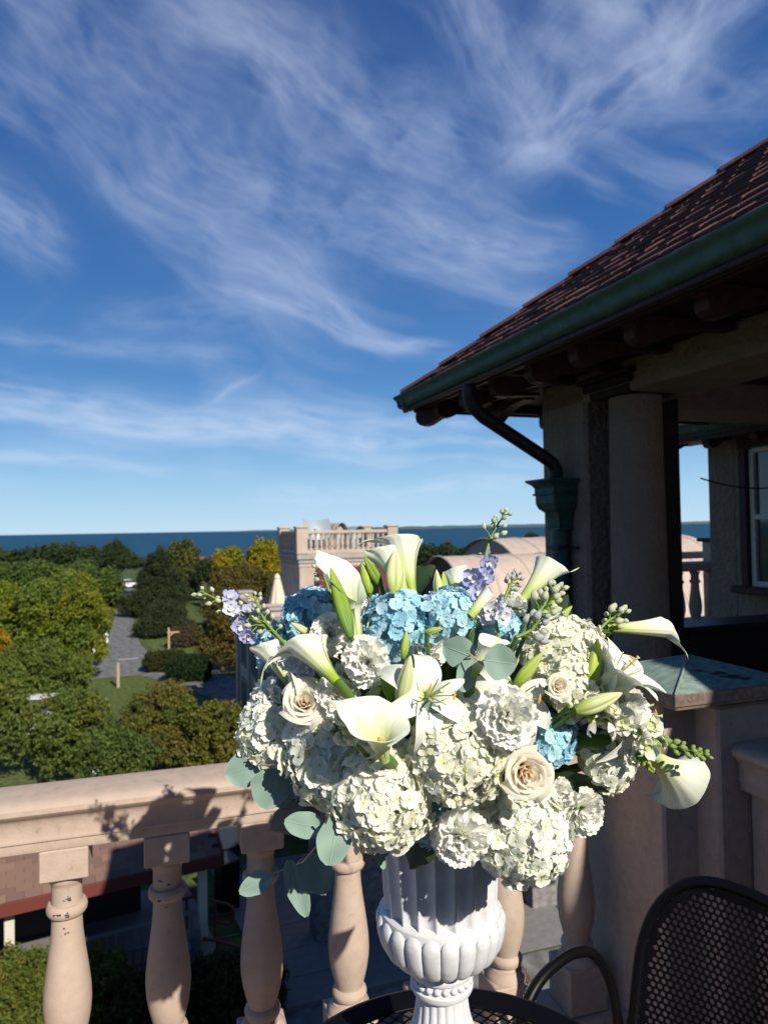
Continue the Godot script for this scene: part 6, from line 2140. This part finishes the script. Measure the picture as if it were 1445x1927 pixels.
	calla("white calla hanging at the far right, mouth turned down", Vector2(1222, 1412), Vector2(1296, 1486), 0.0, 0.0, Vector3(0.55, 0.5, 0.65), {"wide": 0.32, "cut": 0.26, "flare": 0.45, "tail": 0.30, "curl": 0.6, "green": 0.5, "stem_to": Vector2(1085, 1396), "stem_push": -0.02})
	calla("pale green calla back at the far left, behind the lavender blooms", Vector2(556, 1302), Vector2(504, 1206), -0.03, -0.03, Vector3(0.5, 0.2, -0.8), {"wide": 0.26, "cut": 0.2, "flare": 0.2, "tail": 0.05, "green": 0.7})
	calla("folded cream calla left of the left rose", Vector2(604, 1296), Vector2(536, 1296), 0.0, 0.02, Vector3(-0.2, -0.8, 0.6), {"wide": 0.4, "cut": 0.3, "flare": 0.5, "tail": 0.05, "green": 0.35})

	# lilies
	lily("open white lily in the centre of the bouquet", 800, 1312, 0.094, Vector3(0.30, 0.34, 0.88), 0.03, [[80, 1, -18, 1.0], [142, 0, -8, 1.0], [20, 0, -26, 1.0], [-38, 1, -34, 1.0], [-96, 1, -38, 1.0], [200, 2, 4, 0.72]])
	lily("white lily behind the large front carnation, right of centre", 955, 1318, 0.098, Vector3(0.25, 0.35, 0.9), 0.0, [[105, 1, -14, 1.0], [60, 0, -16, 1.0], [150, 1, -14, 0.95], [-8, 1, -40, 1.05], [200, 0, -20, 0.9], [-60, 1, -36, 0.8]])
	lily("creamy lily trumpet on the right, opening to the upper right", 1126, 1306, 0.105, Vector3(0.62, 0.74, 0.22), 0.02, [[90, 3, 14, 1.0], [150, 3, 16, 0.95], [30, 3, 10, 1.0], [-30, 3, 8, 0.95], [-90, 3, 12, 1.0], [210, 3, 16, 0.92]])
	lily("white lily under the right trumpet, petals pointing right", 1150, 1345, 0.095, Vector3(0.85, 0.1, 0.35), -0.02, [[90, 1, -6, 1.0], [150, 0, -10, 0.9], [30, 1, -12, 1.0], [-30, 0, -12, 1.0], [-90, 1, -8, 0.9], [210, 0, -8, 0.8]])

	# lily buds
	lily_bud("long dark green lily bud in front of the tall calla", Vector2(660, 1200), Vector2(622, 1068), 2, 0.05, 0.05, 0.62)
	lily_bud("plump yellow green bud left of the top calla", Vector2(695, 1118), Vector2(680, 1058), 0, 0.02, 0.02, 1.05)
	lily_bud("slim green bud leaning left at the top", Vector2(718, 1104), Vector2(686, 1048), 2, 0.03, 0.03, 0.78)
	lily_bud("large pale bud standing in front of the top calla", Vector2(742, 1120), Vector2(744, 1034), 1, 0.04, 0.03, 0.98)
	lily_bud("pale twin bud at the top centre, left one", Vector2(826, 1126), Vector2(821, 1072), 1, 0.03, 0.03, 0.95)
	lily_bud("pale twin bud at the top centre, right one", Vector2(838, 1126), Vector2(834, 1076), 0, 0.025, 0.025, 0.8)
	lily_bud("plump pale green bud at the centre lily's left side", Vector2(752, 1330), Vector2(772, 1234), 1, 0.045, 0.06, 0.92)
	lily_bud("dark green bud left of the plump pale one", Vector2(742, 1322), Vector2(716, 1268), 2, 0.02, 0.03, 1.1)
	lily_bud("dark green bud below the centre lily", Vector2(772, 1362), Vector2(786, 1308), 2, 0.03, 0.04, 1.1)
	lily_bud("small green bud tip above the centre lily", Vector2(758, 1240), Vector2(765, 1186), 0, 0.02, 0.03, 0.9)
	lily_bud("bright green bud lying under the sunlit blue head", Vector2(798, 1190), Vector2(834, 1182), 0, 0.045, 0.045, 1.1)
	lily_bud("upright green bud on the right, against the white hydrangeas", Vector2(1108, 1300), Vector2(1124, 1202), 0, 0.03, 0.03, 0.95)
	lily_bud("large pale bud lying to the right below the upright green one", Vector2(1082, 1338), Vector2(1170, 1304), 1, 0.05, 0.05, 1.0)
	lily_bud("green bud pointing right between the two right lilies", Vector2(1146, 1304), Vector2(1184, 1270), 0, 0.03, 0.03, 1.1)
	lily_bud("small bright green bud under the snapdragon at the right", Vector2(1198, 1418), Vector2(1234, 1456), 0, 0.01, 0.01, 0.95)
	lily_bud("green bud between the eucalyptus leaf and the right hydrangea", Vector2(968, 1290), Vector2(1020, 1228), 0, 0.02, 0.03, 0.95)
	lily_bud("small yellow bud tip above the left calla", Vector2(585, 1195), Vector2(548, 1172), 1, 0.01, 0.01, 0.9)
	lily_bud("thin green bud at the upper right behind the bud clusters", Vector2(1022, 1160), Vector2(1060, 1108), 0, -0.02, -0.02, 0.62)
	lily_bud("green bud tip above the right cream hydrangea", Vector2(1048, 1168), Vector2(1076, 1140), 0, 0.0, 0.0, 0.9)

	# carnations
	carnation("carnation right of the yellow green calla", 622, 1192, 41, 0.02, Vector3(0.1, 0.35, 0.9))
	carnation("carnation in the middle left, under the two blue heads", 688, 1246, 49, 0.03, Vector3(-0.05, 0.15, 1.0))
	carnation("carnation behind the top of the centre lily", 803, 1212, 44, -0.01, Vector3(0.15, 0.5, 0.8))
	carnation("carnation squeezed between the left rose and the big open calla", 632, 1318, 46, 0.02, Vector3(0.1, 0.2, 0.95))
	carnation("largest carnation, right of centre in front of a lily", 960, 1352, 60, 0.075, Vector3(0.1, 0.12, 1.0))
	carnation("carnation at the lower right edge, below the shaded hydrangea", 1104, 1532, 47, 0.04, Vector3(0.35, -0.05, 0.9))
	carnation("carnation in front of the urn's lip, lowest in the middle", 866, 1588, 56, 0.085, Vector3(-0.1, -0.1, 1.0))
	carnation("carnation at the left edge, seen from its side", 492, 1322, 46, 0.0, Vector3(-0.75, 0.1, 0.5))
	carnation("carnation on the right edge behind the snapdragon", 1190, 1340, 54, 0.04, Vector3(0.55, 0.3, 0.7))
	carnation("carnation behind the tall calla's right side at the top", 712, 1140, 36, -0.01, Vector3(0.2, 0.7, 0.6))
	carnation("carnation at the upper right between lavender blooms and buds", 965, 1132, 32, 0.0, Vector3(0.1, 0.85, 0.45))

	carnation("carnation half hidden between the left rose and the yellow green calla", 655, 1272, 34, -0.02, Vector3(-0.1, 0.3, 0.9))
	carnation("carnation in the shadow under the peach rose's right side", 1052, 1500, 36, -0.02, Vector3(0.4, -0.2, 0.85))

	# roses
	rose("peach cream rose at the front right", 990, 1456, 55, Vector3(0.06, 0.10, 1.0), 1.0, 0.065)
	rose("pale blush rose on the left", 572, 1322, 50, Vector3(0.1, 0.45, 0.85), 0.55, 0.035)
	rose("small cream rose among the right white hydrangeas", 1050, 1292, 28, Vector3(0.15, 0.2, 0.95), 0.6, 0.055)

	# delphinium and other spikes
	spike("delphinium", "pale lavender spike reaching out to the far left with buds at its tip", "delphinium", [Vector2(560, 1235), Vector2(500, 1180), Vector2(440, 1145), Vector2(378, 1112)], [0.0], [[433, 1125, 0.0, 0.9], [436, 1145, 0.02, 0.95], [456, 1178, 0.01, 1.0], [467, 1196, 0.01, 0.9], [448, 1160, 0.0, 0.85], [468, 1148, 0.0, 0.7]], ["pale_lavender", "pale_lavender", "lavender"], 20, 0, 0.30, 0.0125, 0.020)
	spike("delphinium", "short green budded side shoot beside the far left spike", "delphinium", [Vector2(540, 1215), Vector2(500, 1170), Vector2(478, 1122)], [0.02], [], [], 15, 0, 0.25, 0.0115, 0.017)
	spike("delphinium", "shaded lavender blooms under the left calla", "delphinium", [Vector2(600, 1290), Vector2(565, 1255), Vector2(530, 1215)], [0.0], [[538, 1232, 0.01, 0.85], [552, 1250, 0.02, 0.95], [575, 1262, 0.02, 0.85], [560, 1268, 0.01, 0.8], [528, 1245, 0.0, 0.8]], ["lavender", "pale_lavender"], 4, 1, 0.5, 0.011, 0.014)
	spike("delphinium", "tall lavender blue spike at the top right with buds against the sea", "delphinium", [Vector2(895, 1140), Vector2(908, 1075), Vector2(922, 1015), Vector2(950, 965)], [0.0], [[892, 1088, 0.02, 1.1], [912, 1086, 0.02, 1.0], [902, 1114, 0.03, 1.1], [918, 1058, 0.01, 0.95], [914, 1044, 0.0, 0.8], [880, 1100, 0.0, 0.8]], ["lavender"], 13, 0, 0.60, 0.0125, 0.016)
	spike("delphinium", "pale lavender blooms below the top right carnation", "delphinium", [Vector2(940, 1215), Vector2(935, 1180), Vector2(930, 1145)], [0.01], [[930, 1150, 0.02, 1.0], [946, 1158, 0.02, 0.95], [916, 1160, 0.01, 0.9], [940, 1140, 0.0, 0.9]], ["pale_lavender"], 3, 1, 0.6, 0.011, 0.012)
	spike("delphinium", "dense shoot of closed green buds behind the upper right calla", "delphinium", [Vector2(940, 1150), Vector2(958, 1105), Vector2(972, 1082)], [0.0], [], [], 16, 1, 0.35, 0.0095, 0.013)
	spike("delphinium", "cluster of greenish white buds at the upper right, before the downpipe", "delphinium", [Vector2(990, 1190), Vector2(1022, 1140), Vector2(1048, 1106)], [0.02], [], [], 22, 0, 0.30, 0.0155, 0.017)
	spike("delphinium", "drooping grey green buds over the right cream hydrangea", "delphinium", [Vector2(970, 1200), Vector2(1000, 1185), Vector2(1015, 1165)], [0.045], [], [], 14, 1, 0.10, 0.0165, 0.02)
	spike("delphinium", "small bud cluster above the right hydrangeas, before the column", "delphinium", [Vector2(1110, 1205), Vector2(1142, 1170), Vector2(1166, 1156)], [-0.01], [], [], 14, 0, 0.45, 0.0145, 0.017)
	spike("delphinium", "sprig of pale buds at the top left, beside the tall calla", "delphinium", [Vector2(625, 1130), Vector2(612, 1090), Vector2(600, 1056)], [0.0], [], [], 11, 0, 0.35, 0.0125, 0.016)
	var sn := []
	for k in 16:
		var f := k / 15.0
		sn.append([lerpf(1112, 1228, f) + rng.randf_range(-14, 14), lerpf(1338, 1392, f) + rng.randf_range(-20, 22), 0.03 + rng.randf_range(-0.012, 0.012), rng.randf_range(0.8, 1.15)])
	florets.snap = []
	for k in 4:
		var b := Builder.new()
		for m in 5:
			petal(b, 0.016, 0.010, [0.010, 0.012, -0.004, -0.006, -0.004][m], 0.004, Color(0.62, 0.66, 0.34), Color(0.80, 0.80, 0.72), [0.35, -0.35, 2.1, 3.14, 4.2][m], 0.003, 5, 5)
		b.col = Color(0.55, 0.62, 0.25)
		b.lathe([Vector2(0.006, 0.003), Vector2(0.006, -0.004), Vector2(0.004, -0.012)], 8)
		florets.snap.append(b.done())
	spike("snapdragon", "white snapdragon spike on the right ending in green buds", "snapdragon", [Vector2(1070, 1330), Vector2(1150, 1362), Vector2(1240, 1396), Vector2(1328, 1422)], [0.03, 0.03, 0.02, 0.02], sn, ["snap"], 30, 2, 0.58, 0.013, 0.008)
	spike("snapdragon", "small cream snapdragon with a green tip left of the big open calla", "snapdragon", [Vector2(690, 1420), Vector2(660, 1390), Vector2(632, 1372)], [0.045], [[646, 1352, 0.05, 0.8], [654, 1366, 0.05, 0.8], [662, 1384, 0.05, 0.85], [640, 1340, 0.045, 0.7], [648, 1388, 0.05, 0.7]], ["snap"], 16, 2, 0.55, 0.009, 0.008)

	# eucalyptus
	eucalyptus("round grey green eucalyptus leaves in the centre, right of the lily", [Vector2(960, 1280), Vector2(905, 1248), Vector2(880, 1228)], 0.07, [[941, 1246, 31, 34, -8, 0.085, Vector3(0.1, 0.1, 1.0)], [862, 1226, 32, 30, 160, 0.03, Vector3(-0.3, 0.2, 0.9)], [878, 1268, 34, 22, 250, 0.04, Vector3(0.3, 0.1, 0.9)]])
	eucalyptus("two large dark round leaves at the left edge over the rail", [Vector2(560, 1440), Vector2(500, 1440), Vector2(478, 1438)], 0.05, [[458, 1448, 35, 33, 195, 0.07, Vector3(-0.1, 0.35, 0.9)], [508, 1484, 38, 37, 255, 0.05, Vector3(0.0, 0.1, 1.0)], [545, 1470, 34, 22, 285, 0.02, Vector3(0.3, 0.1, 0.9)]])
	eucalyptus("hanging eucalyptus twig with five leaves left of the urn", [Vector2(620, 1530), Vector2(598, 1590), Vector2(570, 1622), Vector2(556, 1628), Vector2(514, 1644)], 0.11, [[628, 1580, 45, 32, 80, 0.125, Vector3(0.1, 0.25, 0.95)], [572, 1552, 38, 24, 170, 0.105, Vector3(-0.1, 0.5, 0.85)], [482, 1663, 35, 20, 208, 0.115, Vector3(-0.2, 0.45, 0.85)], [560, 1672, 55, 21, 288, 0.12, Vector3(0.1, 0.1, 1.0)], [596, 1645, 42, 30, 300, 0.10, Vector3(0.25, 0.1, 0.95)]])
	eucalyptus("dark round leaf below the centre lily", [Vector2(820, 1370), Vector2(815, 1350)], 0.04, [[812, 1344, 30, 20, 110, 0.045, Vector3(0.0, -0.2, 1.0)]])
	eucalyptus("small leaf tip under the left front hydrangea, over the urn", [Vector2(705, 1585), Vector2(706, 1600)], 0.04, [[714, 1612, 24, 10, 290, 0.045, Vector3(0.3, 0.3, 0.9)]])


func _ready() -> void:
	rng.seed = 20240917
	make_camera()
	make_sky()
	make_sun()
	make_materials()
	make_terrace()
	make_building()
	make_background()
	make_furniture()
	make_flowers()
